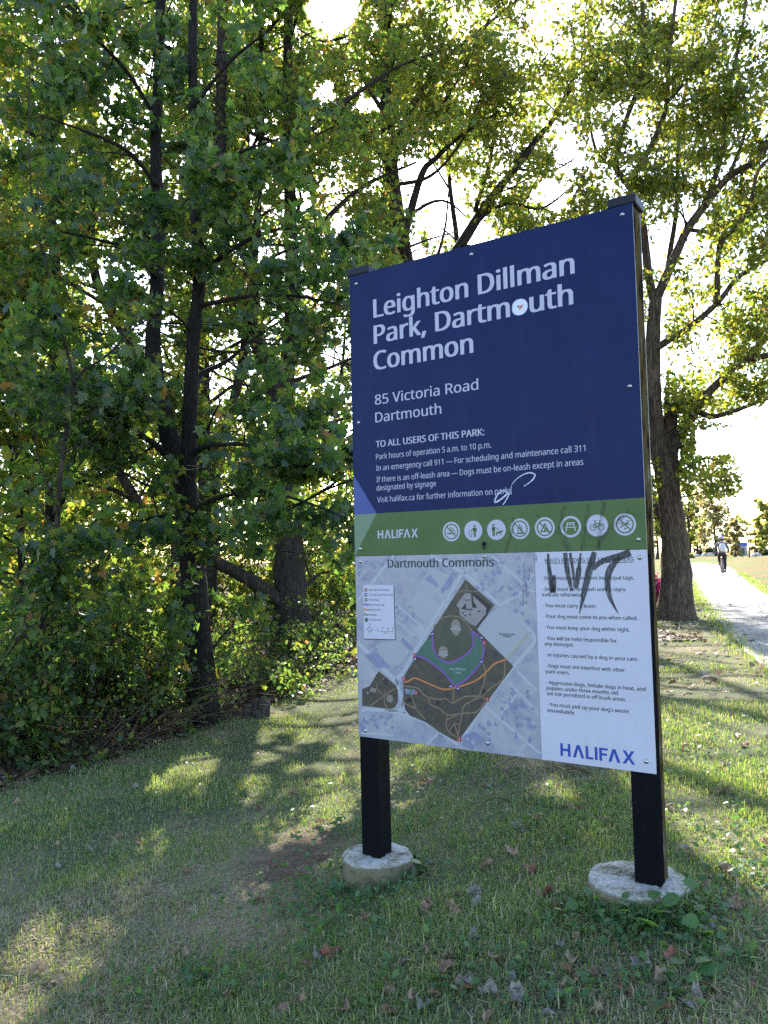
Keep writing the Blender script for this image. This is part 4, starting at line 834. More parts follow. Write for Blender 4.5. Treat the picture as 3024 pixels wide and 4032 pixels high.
# 2 the wide-trunked tree behind it with a long low limb
rng = np.random.default_rng(22)
g2 = gp(628, 1398); Y2 = g2[1]
m_main = px_limb([(630, 1398), (628, 1300), (624, 1190), (619, 1080), (614, 960), (608, 860)], Y2, Y2, .27, .21)
m_a = px_limb([(610, 880), (585, 800), (560, 750), (530, 670), (496, 595), (474, 470), (476, 300), (480, 100), (484, -120)], Y2, Y2-.6, .15, .085)
m_b = px_limb([(612, 900), (622, 780), (632, 640), (628, 500), (624, 320), (622, 150), (624, -120)], Y2, Y2+.6, .15, .075)
m_low = px_limb([(618, 1318), (593, 1290), (555, 1262), (509, 1236), (470, 1215), (444, 1203), (366, 1157), (319, 1106), (278, 1056), (241, 981), (199, 898), (150, 810), (100, 700)], Y2-.1, Y2-1.2, .125, .05)
L = [px_limb([(290, 1070), (255, 1000), (262, 900), (285, 800), (280, 700)], Y2-.7, Y2-.4, .07, .03), px_limb([(319, 1106), (250, 1060), (160, 1040), (60, 1000)], Y2-.6, Y2-1.0, .05, .015),
     px_limb([(625, 600), (700, 480), (790, 400), (900, 350)], Y2+.4, Y2+.2, .07, .02), px_limb([(628, 760), (700, 690), (780, 650), (860, 640)], Y2+.2, Y2-.4, .06, .015),
     px_limb([(476, 300), (400, 210), (300, 150)], Y2-.3, Y2-.6, .05, .015), px_limb([(476, 420), (540, 330), (580, 230)], Y2-.3, Y2, .05, .015),
     px_limb([(624, 330), (720, 240), (850, 150), (950, 110)], Y2+.5, Y2+.8, .06, .015), px_limb([(616, 1000), (680, 930), (760, 900), (860, 880)], Y2, Y2-.8, .05, .01),
     px_limb([(628, 1270), (665, 1262), (690, 1240), (720, 1235)], Y2, Y2+.6, .05, .01), px_limb([(560, 760), (500, 700), (430, 680)], Y2-.1, Y2-.6, .05, .012)]
L += radial(m_a, 9, 1.4, 2.8, .04, rng, .15)+radial(m_b, 11, 1.4, 2.8, .04, rng, .1)
r_, n_ = make_tree('maple_tree', 'thick-trunked grey tree behind the dark maple with a long low limb reaching left', [m_main, m_a, m_b, m_low], L, BARK_GREY, rng, L_MAPLE, .095, WOODS, 'trees of the wood',
                dens=3.6, slen=1.6, ntw=8, tlen=.5, nleaf=16, t0=.22, trunk_dens=1.2, up=.1, sig=.09); tot += n_
# 3 slim trees on the left
for k, (seq, lab, r0, sd) in enumerate([
        ([(128, 1500), (120, 1380), (115, 1260), (112, 1120), (113, 980), (118, 800), (120, 600), (108, 420), (112, 250), (100, 0), (96, -150)], 'slim straight tree near the left edge, rising just right of the leaning sapling', .085, 31),
        ([(60, 1500), (55, 1400), (50, 1300), (44, 1150), (40, 1000), (20, 820), (10, 640)], 'thin dark tree stem nearest the left edge of the wood', .05, 32),
        ([(386, 1390), (382, 1290), (384, 1180), (380, 1050), (372, 900), (250, 690), (203, 580), (196, 400), (200, 200), (205, -100)], 'grey trunk partly hidden behind the dark maple, on its left side', .12, 33),
        ([(452, 1400), (455, 1300), (460, 1180), (470, 1000), (520, 800), (545, 600), (560, 400), (566, 200), (560, -120)], 'grey trunk partly hidden behind the dark maple, on its right side', .11, 34)]):
    rng = np.random.default_rng(sd); Yk = (8.6, 8.2, 12.6, 13.6)[k]
    b0 = at(*seq[0], Yk); seq3 = [at(x, y, Yk) for x, y in seq]; seq3[0][2] = min(seq3[0][2], float(gz(seq3[0][0], Yk)))
    tk = limb(seq3, r0, r0*.42)
    LL = []
    for i in range(8):
        t = rng.uniform(.3, .95); p = tk[0][int(t*(len(tk[0])-1))]; a = rng.uniform(0, 6.28); d = np.array([math.cos(a), math.sin(a), .45]); l = rng.uniform(.9, 1.9)
        LL.append(limb([p, p+d*l*.5+rng.normal(0, .08, 3), p+d*l+rng.normal(0, .15, 3)], r0*.3, .008))
    r_, n_ = make_tree('slim_tree', lab, [tk], LL, BARK_GREY if k > 1 else BARK_DARK, rng, L_MAPLE, .095, WOODS, 'trees of the wood', dens=2.9, slen=1.1, ntw=7, tlen=.45, nleaf=16, t0=.25, up=.05, sig=.09); tot += n_
# 4 leaning sapling in front on the left
rng = np.random.default_rng(41); g4 = gp(40, 1640); Y4 = g4[1]
s_main = px_limb([(40, 1640), (52, 1560), (66, 1520), (86, 1384), (104, 1269), (116, 1190), (123, 1130), (132, 1014), (145, 920), (160, 833)], Y4, Y4-.1, .032, .016)
s_up = px_limb([(160, 833), (150, 780), (138, 734), (120, 660), (104, 585), (79, 496), (66, 400), (62, 223), (66, 100)], Y4-.1, Y4-.2, .014, .004)
s_b = px_limb([(44, 1630), (30, 1560), (15, 1490), (-20, 1400), (-40, 1250)], Y4, Y4-.2, .022, .008)
L = [px_limb([(160, 833), (180, 800), (230, 770), (300, 700), (360, 690)], Y4-.1, Y4-.6, .011, .003), px_limb([(125, 1110), (100, 1040), (85, 1000), (70, 920)], Y4-.1, Y4-.3, .008, .003), px_limb([(112, 1230), (60, 1190), (0, 1180)], Y4, Y4-.4, .008, .003),
     px_limb([(140, 950), (190, 900), (250, 905)], Y4-.1, Y4-.5, .008, .003), px_limb([(104, 1269), (160, 1240), (220, 1200)], Y4, Y4-.3, .007, .003)]
r_, n_ = make_tree('sapling', 'thin leaning young tree at the far left, standing at the edge of the grass', [s_main, s_up, s_b], L, BARK_GREY, rng, L_MAPLE, .080, MAPLE, 'trees of the wood', seg=8,
                dens=2.0, slen=.55, ntw=4, tlen=.28, nleaf=5, t0=.3, up=.1, sig=.05, rmin=.0025); tot += n_
# 5 tall tree hidden behind the board: long limbs reaching up to the right
rng = np.random.default_rng(51); Y5 = 16.5
b5 = at(905, 1330, Y5); b5[2] = float(gz(b5[0], Y5))
p5 = [b5]+[at(x, y, Y5) for x, y in [(905, 1200), (900, 1000), (905, 800), (890, 640), (860, 480), (840, 300), (830, 120), (830, -150)]]
k_main = limb(p5, .26, .10)
L = [px_limb([(900, 900), (950, 620), (1009, 507), (1060, 430), (1112, 365), (1160, 300), (1203, 245), (1260, 120), (1300, 40)], Y5, Y5+.6, .14, .03), px_limb([(870, 520), (910, 380), (941, 342), (1000, 290), (1080, 240)], Y5, Y5-.5, .09, .02),
     px_limb([(850, 330), (880, 250), (918, 188), (970, 120), (1026, 74), (1140, -17)], Y5, Y5-.4, .09, .03), px_limb([(980, 560), (1040, 470), (1100, 440), (1170, 450), (1240, 400)], Y5+.1, Y5-.6, .06, .012),
     px_limb([(890, 700), (960, 560), (1020, 540), (1100, 520), (1180, 500)], Y5, Y5+.8, .07, .015), px_limb([(840, 260), (780, 160), (760, 60)], Y5, Y5+.5, .06, .02), px_limb([(1026, 456), (1060, 340), (1075, 200), (1100, 60)], Y5+.2, Y5+.5, .05, .012),
     px_limb([(1112, 365), (1180, 370), (1230, 350), (1280, 300)], Y5+.4, Y5+.2, .03, .008), px_limb([(860, 480), (790, 420), (720, 420)], Y5, Y5-.6, .06, .012), px_limb([(905, 800), (820, 700), (740, 640)], Y5, Y5-.7, .06, .012), px_limb([(880, 560), (800, 500), (730, 520), (660, 560)], Y5, Y5-1.2, .06, .012), px_limb([(840, 300), (760, 250), (680, 260), (600, 300)], Y5, Y5-1.5, .05, .012), px_limb([(835, 180), (780, 80), (700, 90), (640, 60)], Y5, Y5-1, .05, .012), px_limb([(850, 400), (930, 380), (1000, 300), (1050, 180)], Y5, Y5-1.2, .05, .012), px_limb([(1000, 530), (1090, 540), (1150, 480)], Y5, Y5-1, .04, .01)]
L += radial(k_main, 9, 1.8, 3.2, .05, rng, .4)+[px_limb([(900, 820), (960, 680), (1030, 600), (1120, 590), (1200, 610)], Y5, Y5-.6, .06, .012), px_limb([(900, 720), (930, 600), (960, 500), (970, 400)], Y5, Y5+.8, .06, .012), px_limb([(940, 640), (1010, 620), (1080, 640), (1150, 640)], Y5+.2, Y5+.9, .05, .01), px_limb([(1160, 300), (1230, 200), (1240, 100), (1220, 0)], Y5+.4, Y5, .03, .008)]
r_, n_ = make_tree('maple_tree', 'tall tree rising behind the board, long limbs slanting up to the right', [k_main], L, BARK_GREY, rng, L_MAPLE, .095, OAKL, 'trees of the wood',
                dens=3.0, slen=1.6, ntw=8, tlen=.6, nleaf=16, t0=.2, up=.1, sig=.11); tot += n_
# 6 the oak by the path
rng = np.random.default_rng(61); g6 = gp(1470, 1338); Y6 = g6[1]
o_main = px_limb([(1461, 1338), (1461, 1240), (1457, 1160), (1448, 1085), (1436, 1020), (1418, 950), (1411, 860), (1410, 744), (1416, 645)], Y6, Y6, .235, .105)
o_2 = px_limb([(1452, 1110), (1452, 1040), (1450, 980), (1449, 920), (1447, 860)], Y6, Y6+.2, .13, .10)
L = [px_limb([(1450, 975), (1470, 943), (1503, 885), (1544, 834), (1614, 774), (1680, 700), (1760, 620)], Y6+.1, Y6-.6, .10, .045), px_limb([(1614, 774), (1659, 769), (1740, 760)], Y6-.3, Y6-.5, .06, .03),
     px_limb([(1510, 890), (1540, 900), (1584, 888), (1653, 863), (1740, 830)], Y6, Y6-.8, .055, .02), px_limb([(1412, 650), (1400, 586), (1390, 496), (1375, 430), (1356, 397), (1331, 362), (1340, 300), (1351, 263), (1381, 174), (1390, 60), (1380, -60)], Y6, Y6+.6, .08, .03),
     px_limb([(1356, 397), (1376, 367), (1415, 298), (1440, 223), (1445, 124), (1460, 0), (1470, -100)], Y6+.3, Y6+.4, .06, .025), px_limb([(1416, 650), (1455, 561), (1485, 496), (1524, 442), (1574, 382), (1643, 337), (1680, 240), (1740, 130)], Y6, Y6-.8, .085, .04),
     px_limb([(1411, 760), (1430, 744), (1485, 710), (1549, 655), (1594, 600), (1659, 561), (1760, 510)], Y6, Y6-.9, .07, .025), px_limb([(1549, 655), (1554, 536), (1590, 490), (1619, 446), (1639, 367), (1690, 320)], Y6-.5, Y6-.9, .05, .02),
     px_limb([(1440, 590), (1462, 446), (1465, 322), (1480, 200), (1500, 60), (1500, -80)], Y6+.8, Y6+1.4, .05, .02), px_limb([(1485, 496), (1540, 500), (1600, 480), (1659, 440)], Y6-.2, Y6+.6, .04, .015),
     px_limb([(1447, 930), (1400, 870), (1350, 830), (1310, 800)], Y6+.2, Y6+1.0, .07, .02), px_limb([(1390, 496), (1340, 470), (1280, 480), (1230, 470)], Y6+.2, Y6+.2, .04, .012), px_limb([(1331, 362), (1290, 330), (1270, 240), (1260, 120)], Y6+.3, Y6+.6, .04, .012),
     px_limb([(1524, 442), (1560, 330), (1570, 220), (1600, 80), (1620, -60)], Y6-.4, Y6-.8, .05, .02), px_limb([(1574, 382), (1610, 280), (1600, 180)], Y6-.5, Y6-.3, .035, .012), px_limb([(1440, 223), (1500, 150), (1540, 60), (1560, -40)], Y6+.3, Y6, .035, .012),
     px_limb([(1447, 1070), (1428, 1020), (1400, 950), (1385, 880)], Y6+.1, Y6+.6, .06, .02), px_limb([(1455, 1040), (1490, 1005), (1530, 990), (1575, 1010)], Y6, Y6-.7, .028, .006), px_limb([(1452, 1000), (1480, 1030), (1500, 1050)], Y6, Y6-.9, .02, .005), px_limb([(1458, 1150), (1420, 1100), (1390, 1060)], Y6+.2, Y6+1.2, .10, .06)]
okeep = lambda P: keep(P) & ~((lambda q: (q[:, 0] > 1500) & (q[:, 1] > 925) & ~((q[:, 1] < 1075) & (q[:, 0] < 1600) & (q[:, 1] > 985)))(project(P)[0]))
ex6 = []
for (x, y, rx, ry, n) in [(1520, 1020, 75, 42, 420), (1470, 990, 40, 45, 240), (1480, 860, 70, 60, 420), (1600, 690, 60, 60, 260), (1470, 720, 50, 60, 300), (1320, 330, 80, 70, 500), (1400, 420, 90, 90, 500), (1560, 560, 70, 70, 400), (1600, 830, 60, 30, 260), (1380, 150, 110, 110, 800), (1560, 200, 100, 120, 800), (1480, 330, 90, 80, 600), (1620, 450, 50, 80, 300), (1280, 220, 60, 100, 360), (1420, 840, 30, 80, 260), (1400, 1090, 30, 60, 120)]:
    a = rng.normal(0, .5, (n, 3)); ex6 += [at(x+rx*p[0], y+ry*p[1], Y6+1.1*p[2]-.2) for p in a]
for (x, y, rx, ry, n) in [(1500, 850, 60, 60, 500), (1590, 720, 60, 70, 500), (1560, 880, 60, 25, 250), (1650, 650, 60, 90, 500), (1470, 640, 60, 90, 500)]:
    a = rng.normal(0, .5, (n, 3)); ex6 += [at(x+rx*p[0], y+ry*p[1], Y6+2.2+1.2*p[2]) for p in a]
r_, n_ = make_tree('oak_tree', 'big rough-barked oak beside the paved path, right of the board', [o_main, o_2], L, BARK_OAK, rng, L_OAK, .10, OAKL, None, keepfn=okeep, seg=20, wob=.07, extra=ex6,
                dens=3.7, slen=1.1, ntw=7, tlen=.42, nleaf=20, t0=.25, up=.1, sig=.09); tot += n_
# 7 trees deeper in the wood
def wild_tree(name, label, x, y, H, r0, spread, rng, mat, leaf, size, group, n=14, **kw):
    b = np.array([x, y, float(gz(x, y))]); lean = rng.normal(0, .05, 2)
    P = [b+np.array([lean[0]*H*t+rng.normal(0, .12)*(t > 0), lean[1]*H*t+rng.normal(0, .12)*(t > 0), H*t]) for t in np.linspace(0, 1, 7)]
    tk = limb(P, r0, r0*.25); LL = []
    for i in range(n):
        t = kw.get('first', .2)+(1-kw.get('first', .2))*(i+rng.random())/n; p = tk[0][min(int(t*(len(tk[0])-1)), len(tk[0])-1)]; a = i*2.4+rng.normal(0, .4)
        l = spread*(1-.55*t)*rng.uniform(.7, 1.2); d = np.array([math.cos(a), math.sin(a), .25+.5*t])
        LL.append(limb([p, p+d*l*.5+rng.normal(0, .1, 3), p+d*l+rng.normal(0, .2, 3)+[0, 0, .1*l]], r0*.4*(1-.6*t), .012))
    k2 = {k: v for k, v in kw.items() if k != 'first'}
    return make_tree(name, label, [tk], LL, BARK_GREY, rng, leaf, size, mat, group, **k2)
wt = [(-12.5, 14, 12, .14, 'tree well outside the left border of the view'), (-14.5, 19, 13, .15, 'second tree well outside the left border, farther back'), (-7.4, 14, 13, .13, 'tree in the left of the wood, between the slim trees and the far left border'), (-2.4, 18.5, 15, .15, 'tree just behind the thick-trunked tree, its crown filling the sky above'), (1.9, 21, 14, .15, 'tree behind the board with its crown above the board top'), (-6.2, 11.5, 12, .13, 'tree deeper in the wood at the far left, behind the slim trees'), (-3.6, 15.5, 14, .16, 'tree in the middle of the wood, seen left of the dark maple'), (-8.5, 18, 14, .18, 'tree far back at the left border of the wood'),
      (.6, 19.5, 15, .18, 'tree far behind the board, seen over its left half'), (-5.5, 23, 9, .13, 'tree far back in the wood, left of the thick-trunked tree'), (-1.6, 24.5, 9, .13, 'tree far back in the wood, right behind the thick-trunked tree'), (3.6, 25, 11, .16, 'tree far behind the board, seen over its right half'), (-11, 27, 10, .16, 'lower tree far back at the far left of the wood')]
for i, (x, y, H, r0, lab) in enumerate(wt):
    rng = np.random.default_rng(70+i)
    r_, n_ = wild_tree('woodland_tree', lab, x, y, H, r0, 3.4, rng, WOODS if i % 2 == 0 else OAKL, L_SMALL if y > 17 else L_OVAL, .125 if y > 17 else .105, 'trees of the wood', n=16, first=.14, dens=2.2, slen=1.8, ntw=8, tlen=.7, nleaf=18, t0=.2, up=.05, sig=.16, keepfn=lambda P: keep(P) & open_right(P)); tot += n_
# 8 shrubs of the undergrowth along the edge
def shrub(name, label, x, y, H, R, rng, mat, size, leaf, nst=10, nleaf=11, group='shrubs along the edge of the wood', dens=3.2):
    g = np.array([x, y, float(gz(x, y))]); root = empty(name, g); tag(root, label, 'shrub', group); mb = MB(); LL = []
    for i in range(nst):
        a = rng.uniform(0, 6.28); b = np.array([rng.normal(0, .12*R), rng.normal(0, .12*R), -.05]); h = H*rng.uniform(.5, 1.0); q = R*rng.uniform(.3, 1.0)
        e = b+np.array([math.cos(a)*q, math.sin(a)*q, h]); m_ = (b+e)/2+np.array([-math.cos(a)*q*.15, -math.sin(a)*q*.15, h*.15])+rng.normal(0, .05, 3)
        p, r = limb([b, m_, e], .011, .004); mb.tube(p, r, 5, 0, False); LL.append((p, r))
    lp = sub_branches(mb, LL, rng, dens=dens, slen=.42*R+.12, ntw=4, tlen=.22, nleaf=nleaf, t0=.08, up=.1, sig=.05, rmin=.0025)
    lp = lp[keep(lp+g)]; lp = lp[lp[:, 2] > .01]
    mb.build('stem', BARK_GREY, root, True); leaves('foliage', lp, size, leaf, mat, root, rng, .6, .9); return len(lp)
rs = np.random.default_rng(90)
sh = [(20, 1650, .15, 1.3, .75), (-60, 1700, .3, 1.6, .8), (95, 1625, .1, 1.15, .7), (170, 1600, .1, 1.4, .8), (235, 1590, .1, 1.0, .7), (300, 1575, .1, 1.3, .8), (360, 1560, .15, 1.2, .7), (410, 1530, .2, .55, .4), (480, 1510, .5, .8, .55), (540, 1480, .5, .55, .6), (600, 1455, .5, .6, .7), (670, 1440, .5, .7, .75), (735, 1420, .5, .75, .7), (700, 1400, 2.4, 1.6, 1.0),
      (60, 1520, 1.2, 2.4, 1.0), (200, 1500, 1.5, 2.2, 1.0), (330, 1470, 1.6, 2.0, 1.0), (500, 1440, 1.4, .8, .8), (130, 1440, 2.6, 2.6, 1.2), (270, 1420, 3.2, 2.5, 1.2), (430, 1400, 3.5, 2.4, 1.2), (570, 1380, 3.5, 2.0, 1.2), (0, 1420, 2.6, 2.8, 1.2), (690, 1345, 4.0, 2.2, 1.3), (780, 1350, 3.0, 1.9, 1.2)]
descr = ['low bushy shrub at the very front of the wood, at the far left edge', 'shrub outside the left border by the sapling', 'shrub just right of the sapling foot', 'full leafy shrub between sapling and dark maple, nearest the grass', 'low shrub over bare twigs left of the dark maple', 'leafy shrub a step left of the dark maple foot', 'shrub touching the left side of the dark maple foot', 'small ivy-like shrub climbing the dark maple foot', 'small shrub right of the dark maple foot',
         'shrub above the grey stump', 'shrub in front of the thick grey trunk', 'shrub right of the thick grey trunk', 'shrub half hidden by the left edge of the board', 'taller shrub behind the board edge', 'tall shrub behind the sapling at the left', 'tall shrub behind the leafy front shrub', 'tall shrub behind the left side of the dark maple', 'tall shrub between the dark maple and the thick grey trunk', 'broad shrub around the slim straight tree', 'broad sunlit shrub left of the dark maple trunk', 'broad sunlit shrub right behind the dark maple trunk', 'sunlit shrub left of the thick grey trunk', 'broad tall shrub at the left edge under the thin dark stem', 'sunlit shrub behind the thick grey trunk', 'sunlit shrub deep behind the board edge']
for i, ((px, py, back, H, R), lab) in enumerate(zip(sh, descr)):
    rng = np.random.default_rng(100+i); p = gp(px, py); d = p[:2]/np.linalg.norm(p[:2]); x, y = p[:2]+d*back
    tot += shrub('shrub', lab, x, y, H, R, rng, SHRUB if i < 14 or i % 2 else WOODS, (.040, .062, .05, .072)[i % 4] if i < 13 else .08, L_OVAL if i % 3 else L_MAPLE, 12 if i < 13 else 10)
for i in range(0, 16, 2):
    rng = np.random.default_rng(150+i); e = EDGE[2]+(EDGE[-1]-EDGE[2])*((i+rng.random())/16); e = np.array([e[0], np.interp(e[0], EDGE[:, 0], EDGE[:, 1])]); d = e/np.linalg.norm(e); x, y = e+d*rng.uniform(.1, .7)
    tot += shrub('shrub', 'low leafy shrub in the dense row along the edge of the grass', x, y, rng.uniform(.25, .85)*(1 if i < 10 else .7), rng.uniform(.4, .6), rng, SHRUB, rng.uniform(.036, .07), L_OVAL if i % 3 else L_MAPLE, 8, 11)
for i, (x, y, H, R) in enumerate([(-9, 15, 2.6, 1.4), (-7.2, 17, 3, 1.5), (-5.6, 15.5, 2.2, 1.3), (-4.4, 18, 3, 1.5), (-3.0, 17.2, 2.4, 1.3), (-1.8, 18.5, 2.8, 1.4), (-.6, 17, 2.2, 1.3), (.6, 19, 2.6, 1.4), (-10, 20, 3.4, 1.6), (-8, 22, 3.4, 1.7), (-6, 21, 3.2, 1.6), (-3.8, 22, 3.4, 1.7), (-1.4, 22, 3.2, 1.6), (1.2, 23, 3, 1.6), (-6.6, 12.5, 2, 1.1), (-4.2, 13, 1.8, 1.1)]):
    tot += shrub('shrub', 'tall sunlit bush deep in the undergrowth behind the trunks', x, y, H, R, np.random.default_rng(180+i), WOODS, .095, L_OVAL, 10, 13, dens=2.2)


# ---------------------------------------------------------------- grass, weeds, fallen leaves, litter
def gpv(dx, dy):
    q = np.stack([(dx*K-IW/2)/F_PX, (dy*K-IH/2)/F_PX, np.ones_like(dx)], -1) @ RC
    z = np.full(len(dx), -1.35)
    for _ in range(25):
        p = q*(z/q[:, 2])[:, None]; z = .5*z+.5*gz(p[:, 0], p[:, 1])
    return q*(z/q[:, 2])[:, None]
FOOTW = []
for (uc, ztop, rad, side) in FOOT:
    c = BL+SD*uc-SN*0.045; FOOTW.append((c[0], c[1], rad))
def free(P, foot=1.02):
    m = ~in_poly(P[:, 0], P[:, 1], PATH_POLY)
    for x, y, r in FOOTW: m &= np.hypot(P[:, 0]-x, P[:, 1]-y) > r*foot
    return m
def vnoise(x, y, s, seed):
    r = np.random.default_rng(seed); G = r.random((64, 64)); u = x*s+500; v = y*s+500; i = np.floor(u).astype(int); j = np.floor(v).astype(int); a = u-i; b = v-j
    a = a*a*(3-2*a); b = b*b*(3-2*b); g = lambda i, j: G[i % 64, j % 64]
    return (g(i, j)*(1-a)+g(i+1, j)*a)*(1-b)+(g(i, j+1)*(1-a)+g(i+1, j+1)*a)*b
def fbm(x, y, s, seed): return (vnoise(x, y, s, seed)+.5*vnoise(x, y, s*2.1, seed+1)+.25*vnoise(x, y, s*4.3, seed+2))/1.75
def blades(name, P, h, wd, lean, mat, rng):
    N = len(P); a = rng.uniform(0, 6.283, N); d = np.stack([np.cos(a), np.sin(a), 0*a], -1); s = np.stack([-np.sin(a), np.cos(a), 0*a], -1)
    L = rng.uniform(.15, 1, N)*lean; k = rng.uniform(.15, .6, N)
    up = np.array([0, 0, 1.0]); h = h[:, None]; wd = wd[:, None]
    mid = P+up*h*.55+d*h*(L*k*.5)[:, None]; tip = P+up*h*(1-.35*L)[:, None]+d*h*L[:, None]
    V = np.stack([P-s*wd/2-up*.008, P+s*wd/2-up*.008, mid+s*wd*.42, tip, mid-s*wd*.42], 1)
    me = bpy.data.meshes.new(name); me.vertices.add(N*5); me.vertices.foreach_set('co', V.astype(np.float32).ravel())
    b5 = (np.arange(N, dtype=np.int32)*5)[:, None]; li = np.hstack([b5+np.array([0, 1, 2, 4], np.int32), b5+np.array([4, 2, 3], np.int32)]).astype(np.int32)
    me.loops.add(N*7); me.loops.foreach_set('vertex_index', li.ravel())
    me.polygons.add(N*2); me.polygons.foreach_set('loop_start', (np.arange(N, dtype=np.int32)[:, None]*7+np.array([0, 4], np.int32)).astype(np.int32).ravel()); me.polygons.foreach_set('loop_total', np.tile(np.array([4, 3], np.int32), N))
    me.materials.append(mat); me.update(calc_edges=True); me.validate()
    o = bpy.data.objects.new(name, me); C.objects.link(o); tag(o, None, None, None, 'stuff'); return o
rng = np.random.default_rng(200)
N = 440000
dx = rng.uniform(-420, 1980, N); dy = 1225+1045*rng.random(N)**.85
P = gpv(dx, dy); P = P[(P[:, 1] < 30) & (rng.random(len(P)) < np.clip((30-P[:, 1])/14, 0, 1))]
inside = wood_side(P[:, 0], P[:, 1]); dry = fbm(P[:, 0], P[:, 1], .9, 5); sm = soil_mask(P[:, 0], P[:, 1])
thin = fbm(P[:, 0], P[:, 1], 2.2, 9)
m = free(P+np.c_[rng.normal(0, .05, (len(P), 2)), np.zeros(len(P))]) & (inside < rng.normal(.02, .12, len(P))) & (rng.random(len(P)) > sm*1.3) & (rng.random(len(P)) < np.clip(.22+2.4*(thin-.30)+.5*np.clip((P[:, 1]-7)/4, 0, 1), .12, 1))
P, dry, thin = P[m], dry[m], thin[m]; D = np.hypot(P[:, 0], P[:, 1])
hh = rng.uniform(.012, .036, len(P))*(.75+.9*np.clip((thin-.4)*3, 0, 1))*np.where(rng.random(len(P)) < .03, 1.9, 1); ww = np.maximum(rng.uniform(.0022, .0046, len(P)), .0008*D)
isdry = rng.random(len(P)) < np.clip((dry-.46)*5.0-.5*np.clip((P[:, 0]-1)/1.5, 0, 1), .07, .85)
a_ = np.clip(1.15-D*.02, .5, 1)
blades('grass', P[~isdry], (hh*a_)[~isdry], ww[~isdry], .9, BLADE, rng)['label'] = 'short mown grass around the board'
blades('dry_grass', P[isdry], (hh*.62*a_)[isdry], ww[isdry], 1.5, STRAW, rng)['label'] = 'dry straw-coloured grass in worn patches'
fp = []
for x, y, r in FOOTW[1:]:                               # longer grass left standing round the footings
    a = rng.uniform(0, 6.283, 1500); q = r*(1.0+rng.exponential(.14, 1500)); fp.append(np.stack([x+q*np.cos(a), y+q*np.sin(a), 0*a], -1))
P = np.vstack(fp); P[:, 2] = gz(P[:, 0], P[:, 1]); blades('tall_grass', P, rng.uniform(.03, .085, len(P)), rng.uniform(.0025, .0045, len(P)), 1.1, BLADE, rng)['label'] = 'longer grass left standing around the concrete footings'
q = rng.uniform(0, 1, (5200, 2)); P = gpv(-40+1760*q[:, 0], 1640+600*q[:, 1]); P = P[free(P)]; P = P[soil_mask(P[:, 0], P[:, 1]) < .3]; P = P[wood_side(P[:, 0], P[:, 1]) < 0]
blades('grass_tuft', P, rng.uniform(.03, .065, len(P)), rng.uniform(.0025, .0045, len(P)), 1.3, BLADE, rng)['label'] = 'longer single blades scattered through the mown grass'
pe = []
for c_ in (pl[8:], pr[8:40]):                           # ragged grass creeping over the path edges
    for i_ in range(len(c_)-1):
        n_e = int(min(160, 14+np.linalg.norm(c_[i_+1]-c_[i_])*110)); t_ = rng.random((n_e, 1)); pe.append((c_[i_]*(1-t_)+c_[i_+1]*t_)+rng.normal(0, .09, (n_e, 3)))
P = np.vstack(pe); P = P[P[:, 1] < 40]; P[:, 2] = gz(P[:, 0], P[:, 1])+.015
blades('edge_grass', P, rng.uniform(.03, .08, len(P)), np.maximum(.003, .0007*P[:, 1]), 1.2, BLADE, rng)['label'] = 'ragged grass creeping over the path edges'
# broad-leaved weeds in the turf
L_ROUND = outline([(.30, .05), (.46, .35), (.36, .75)])
WC = [(860, 1390, 70, 20), (790, 1420, 60, 20), (980, 1300, 70, 18), (1090, 1110, 60, 25), (1530, 1030, 80, 30), (640, 1300, 50, 20), (770, 1240, 60, 20)]
pts = []
for x0, y0, n, sp in ((700, 1985, 160, 70), (760, 1925, 110, 50), (560, 1930, 60, 60), (500, 2120, 70, 60), (300, 2150, 60, 60), (760, 1840, 70, 40), (905, 1900, 70, 50), (1000, 1700, 120, 110), (1120, 1760, 110, 90), (1290, 1990, 130, 60), (1420, 2010, 140, 60), (1500, 1960, 90, 50), (1540, 1800, 110, 90), (1560, 2080, 120, 90), (1250, 2140, 90, 100), (900, 2120, 50, 100), (330, 1700, 90, 90), (150, 1780, 60, 90), (1560, 1620, 110, 90), (690, 1790, 60, 60), (1640, 1900, 80, 60), (430, 1600, 60, 40), (900, 1740, 80, 80)):
    n = int(n*.45); pts.append(np.stack([rng.normal(x0, sp*1.2, n), rng.normal(y0, sp*.5, n)], -1))
q = np.vstack(pts); P = gpv(q[:, 0], q[:, 1]); P = P[free(P, 1.0)]
P = np.repeat(P, 4, 0); P = P+rng.normal(0, .022, P.shape)*np.array([1, 1, 0]); P[:, 2] = gz(P[:, 0], P[:, 1])+rng.uniform(.012, .05, len(P))
o = leaves('ground_cover', P, .028, L_OVAL, WEED, None, rng, 1.1, .55); tag(o, 'low broad-leaved weeds growing through the turf', None, None, 'stuff')
